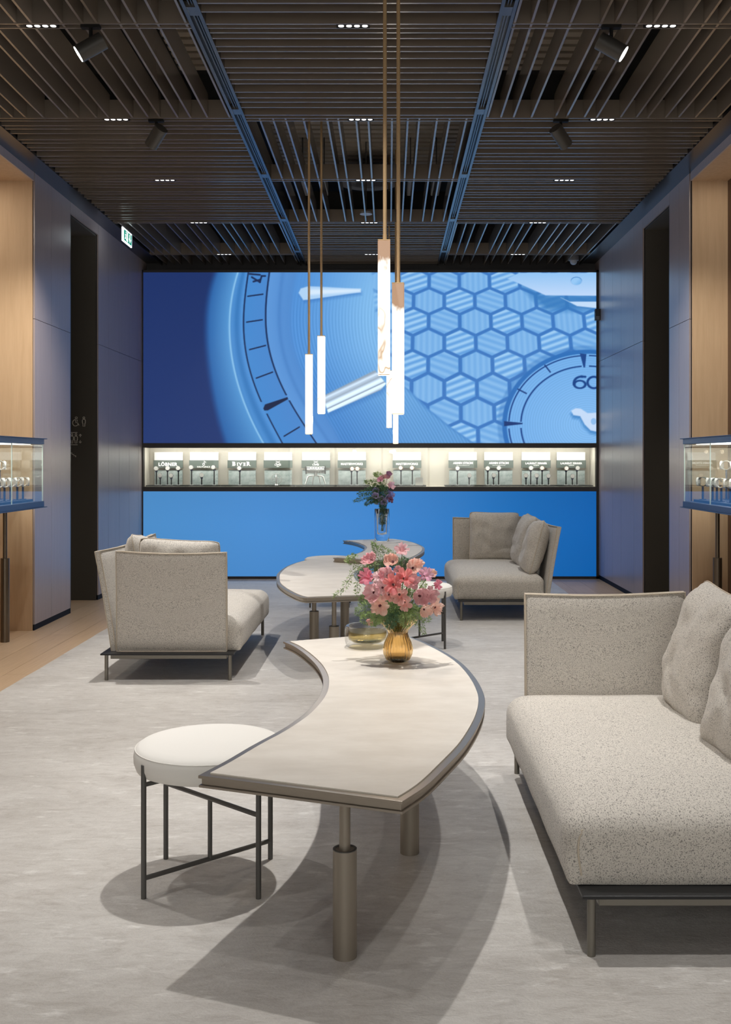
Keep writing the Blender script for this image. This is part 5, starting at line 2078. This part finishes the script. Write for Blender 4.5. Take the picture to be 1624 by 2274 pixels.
zc = lambda x, y: (740 + x / 6.246, 1180 + y / 6.246)
neck = VB + Vector((0, 0, 0.15))
BC = Vector((VB.x + 0.012, VB.y, 0.80))
flowers = [
    (960, 290, 70, 'trumpet', 'pink', 'topmost ruffled pink flower of the bouquet'),
    (520, 395, 88, 'ruffle', 'pink', 'full rose-like pink bloom at the upper left of the bouquet'),
    (825, 410, 86, 'ruffle', 'peach', 'pale pink bloom just below the topmost flower'),
    (1195, 440, 55, 'open', 'peach', 'small peach flower at the upper right of the bouquet'),
    (1110, 500, 85, 'cup', 'peach', 'creamy pink bloom under the small peach flower'),
    (510, 650, 84, 'trumpet', 'hot', 'hot pink flower at the left edge of the bouquet'),
    (640, 630, 80, 'open', 'pale', 'near white pink flower with a dark eye beside the hot pink one'),
    (750, 610, 84, 'cup', 'pink', 'soft pink bloom at the upper middle of the bouquet'),
    (830, 735, 96, 'trumpet', 'coral', 'wide coral trumpet flower at the heart of the bouquet'),
    (985, 650, 90, 'trumpet', 'coral', 'deep coral flower right of the bouquet heart'),
    (1110, 690, 84, 'open', 'pink', 'pink flower between the coral one and the mauve one'),
    (1265, 615, 74, 'trumpet', 'mauve', 'mauve pink flower toward the right top of the bouquet'),
    (1375, 580, 45, 'cup', 'peach', 'tiny peach bud standing out at the right of the bouquet'),
    (680, 780, 84, 'open', 'pale', 'pale pink flower with a dark eye at the left middle'),
    (555, 850, 92, 'cup', 'pink', 'pink bloom at the lower left above the peach flower'),
    (770, 880, 72, 'open', 'salmon', 'salmon flower below the coral trumpet flower'),
    (920, 880, 84, 'trumpet', 'salmon', 'salmon trumpet flower at the lower middle of the bouquet'),
    (640, 1040, 100, 'open', 'peach', 'large peach flower with a dark eye at the lower left'),
    (1210, 900, 98, 'cup', 'dusty', 'dusty rose bloom at the lower right of the bouquet'),
    (1345, 890, 98, 'open', 'dusty', 'dusty rose open flower with a dark throat at the right'),
    (1425, 1060, 92, 'open', 'peach', 'lowest peach flower with a dark eye at the right edge'),
    (1270, 1090, 70, 'cup', 'peach', 'peach bloom beside the lowest right flower'),
    (990, 990, 72, 'trumpet', 'salmon', 'drooping salmon flower above the ferns'),
    (1420, 750, 52, 'trumpet', 'hot', 'small hot pink flower at the right edge of the bouquet'),
    (520, 1245, 42, 'cup', 'salmon', 'small salmon bud hanging low at the left of the vase'),
    (905, 545, 46, 'cup', 'dusty', 'small dusty bud in the upper greenery'),
]
for i, (zx, zy, rr, kind, colr, lab) in enumerate(flowers):
    a, b = zc(zx, zy)
    dx = (a - VX) / F * VB.y - BC.x
    dz = HC - (b - VY) / F * VB.y - BC.z
    dep = math.sqrt(max(0.0, 0.21 ** 2 - dx * dx - dz * dz))
    Y = VB.y - dep * 0.85 + 0.02
    P = Vector(py(a, b, Y))
    d = Vector((dx, -dep - 0.07, dz + 0.02))
    d = d.normalized()
    rm = rr / 6.246 / F * Y * 1.5
    make_flower(lab, P - d * rm * 0.35, neck + Vector((dx * 0.12, random.uniform(-0.015, 0.015), -0.02)), d, rm, kind, colr, 40 + i, 'pink flowers in the ribbed vase')


def bfern(i, pts, w, dens, mat, lab, needle=0.011, droop=0.15):
    P = []
    for (zx, zy, dy) in pts:
        a, b = zc(zx, zy)
        P.append(py(a, b, VB.y + dy))
    P = [tuple(neck + Vector((0, 0, -0.01)))] + P if lab[0] != '*' else P
    fern(lab.lstrip('*'), P, w, dens, 100 + i, mat, 'greenery in the ribbed vase', needle, droop)


FL = [
    ([(700, 1150, -0.03), (480, 1080, -0.04), (330, 1130, -0.03)], 0.045, 3.2, M_LEAF, 'feathery fern spreading left over the vase rim'),
    ([(720, 1200, -0.05), (560, 1200, -0.06), (400, 1230, -0.05)], 0.040, 3.2, M_LEAF, 'feathery fern low at the left over the glass bowl'),
    ([(760, 1100, -0.06), (640, 1160, -0.09), (560, 1290, -0.10)], 0.036, 3.0, M_LEAF, 'fern drooping at the left front of the vase'),
    ([(850, 1150, -0.06), (820, 1210, -0.11), (780, 1330, -0.12)], 0.040, 3.4, M_LEAFD, 'dark fern drooping down the middle of the vase'),
    ([(960, 1120, -0.06), (1000, 1190, -0.11), (1010, 1320, -0.12)], 0.036, 3.0, M_LEAF, 'fern drooping right of the vase middle'),
    ([(1000, 1130, -0.05), (1150, 1180, -0.08), (1260, 1400, -0.07)], 0.034, 2.8, M_LEAF, 'long fern hanging down at the right of the vase'),
    ([(1010, 1090, -0.03), (1190, 1120, -0.05), (1330, 1230, -0.04)], 0.038, 3.0, M_LEAF, 'fern spreading right over the vase rim'),
    ([(930, 1080, -0.05), (1050, 1060, -0.08), (1180, 1110, -0.09)], 0.034, 3.0, M_LEAF, 'light fern between the salmon and dusty flowers'),
    ([(820, 1050, -0.05), (760, 990, -0.08), (640, 960, -0.07)], 0.034, 2.6, M_LEAF, 'fern tucked behind the large peach flower'),
    ([(700, 950, 0.02), (560, 860, 0.02), (460, 930, 0.01), (380, 960, 0.0)], 0.036, 2.6, M_LEAF, 'fern reaching left beside the lower pink bloom'),
    ([(780, 700, 0.04), (700, 520, 0.04), (560, 480, 0.04), (400, 560, 0.03)], 0.030, 2.6, M_LEAFD, 'dark fern arching left below the rose-like bloom'),
    ([(820, 640, 0.04), (780, 500, 0.04), (680, 430, 0.03)], 0.034, 2.8, M_LEAFD, 'dark fern in the upper middle of the bouquet'),
    ([(900, 640, 0.03), (960, 470, 0.02), (1010, 380, 0.02)], 0.030, 2.6, M_LEAFD, 'dark fern behind the topmost flower'),
    ([(920, 640, 0.04), (860, 380, 0.04), (760, 300, 0.04), (640, 200, 0.03)], 0.020, 2.0, M_LEAF, 'thin fern tip rising at the upper left of the bouquet'),
    ([(800, 640, 0.05), (660, 380, 0.05), (590, 250, 0.05), (560, 160, 0.05)], 0.014, 1.8, M_LEAF, 'wispy sprig rising over the rose-like bloom'),
    ([(1000, 700, 0.0), (1100, 800, -0.05), (1080, 900, -0.07)], 0.034, 2.8, M_LEAF, 'fern between the coral and dusty flowers'),
    ([(1060, 640, 0.02), (1210, 700, -0.02), (1260, 780, -0.04)], 0.028, 2.6, M_LEAF, 'fern below the mauve flower'),
]
for i, (pts, w, dens, mat, lab) in enumerate(FL):
    bfern(i, pts, w, dens, mat, lab)
bfern(40, [(620, 500, 0.02), (380, 510, 0.0), (250, 420, -0.01), (210, 400, -0.01), (250, 350, -0.01), (320, 340, -0.01)], 0.010, 1.4, M_LEAF, 'thin vine curling up at the far left of the bouquet', 0.014)
bfern(41, [(600, 560, 0.02), (300, 560, -0.01), (220, 680, -0.02), (130, 810, -0.03), (0, 900, -0.03)], 0.012, 1.4, M_LEAF, 'thin vine trailing down past the middle table edge', 0.014)
bfern(42, [(560, 620, 0.0), (370, 640, -0.02), (340, 740, -0.03), (330, 880, -0.03)], 0.010, 1.4, M_LEAF, 'short vine hanging at the left of the bouquet', 0.014)

# tall vase bouquet
zv = lambda x, y: (780 + x / 12.633, 1040 + y / 12.633)
neck2 = vp + Vector((0, 0, 0.10))
far_fl = [
    (720, 660, 85, 'cup', 'lilac', 'upper left lilac blossom in the tall vase'),
    (710, 780, 85, 'ruffle', 'lilac', 'lilac blossom at the left of the tall vase, second from top'),
    (715, 920, 80, 'open', 'lilac', 'lowest left lilac blossom in the tall vase'),
    (860, 870, 80, 'ruffle', 'lilac', 'lilac blossom in the middle above the tall vase'),
    (930, 960, 85, 'ruffle', 'lilac', 'lowest middle lilac blossom above the vase mouth'),
    (1010, 700, 90, 'ruffle', 'lilac', 'upper right lilac blossom in the tall vase'),
    (1110, 740, 75, 'cup', 'lilac', 'rightmost lilac blossom in the tall vase'),
    (1040, 830, 85, 'ruffle', 'lilac', 'lilac blossom at the right, below the upper right one'),
    (1120, 880, 70, 'open', 'plum', 'plum tinted blossom at the lower right of the tall vase'),
    (1075, 525, 95, 'trumpet', 'pink', 'round pink flower with a red throat in the tall vase'),
    (1055, 170, 65, 'cup', 'plum', 'plum bud at the very top of the tall vase spray'),
    (1010, 255, 80, 'ruffle', 'dusty', 'dusty pink blossom below the plum bud'),
    (900, 265, 75, 'ruffle', 'dusty', 'dusty pink blossom at the top left of the spray'),
    (830, 335, 80, 'ruffle', 'mauve', 'mauve blossom at the left of the top spray'),
]
for i, (zx, zy, rr, kind, colr, lab) in enumerate(far_fl):
    a, b = zv(zx, zy)
    rng = random.Random(i)
    Y = vp.y + rng.uniform(-0.07, 0.03)
    P = Vector(py(a, b, Y))
    c0 = Vector(py(849, 1095, vp.y))
    d = Vector((P.x - c0.x, -0.12, (P.z - c0.z) * 0.5 + 0.03)).normalized()
    rm = rr / 12.633 / F * Y * 1.4
    make_flower(lab, P - d * rm * 0.3, neck2 + Vector((rng.uniform(-0.012, 0.012), rng.uniform(-0.012, 0.012), 0)), d, rm, kind, colr, 300 + i, 'flowers in the tall vase')
ff = [
    ([(900, 900), (800, 600), (560, 600), (220, 710)], 0.040, 2.6, M_LEAFD, 'dark fern reaching left across the case edge'),
    ([(880, 950), (700, 800), (420, 790), (110, 910)], 0.040, 2.6, M_LEAFD, 'dark fern reaching farthest left over the blue panel'),
    ([(880, 960), (720, 880), (560, 900), (420, 1010)], 0.036, 2.6, M_LEAFD, 'dark fern drooping left of the lilac blossoms'),
    ([(880, 800), (760, 440), (600, 400), (400, 370)], 0.034, 2.0, M_LEAF, 'light fern spreading left before the case'),
    ([(890, 700), (860, 330), (780, 190), (660, 170)], 0.026, 1.8, M_LEAF, 'light fern at the top left of the spray'),
    ([(930, 900), (940, 600), (880, 520)], 0.030, 2.4, M_LEAFD, 'dark fern in the middle of the tall vase spray'),
]
for i, (pts, w, dens, mat, lab) in enumerate(ff):
    P = [tuple(neck2)] + [py(*zv(zx, zy), vp.y + 0.02 - 0.03 * (i % 3)) for zx, zy in pts]
    fern(lab, P, w, dens, 500 + i, mat, 'greenery in the tall vase', 0.024, 0.1)
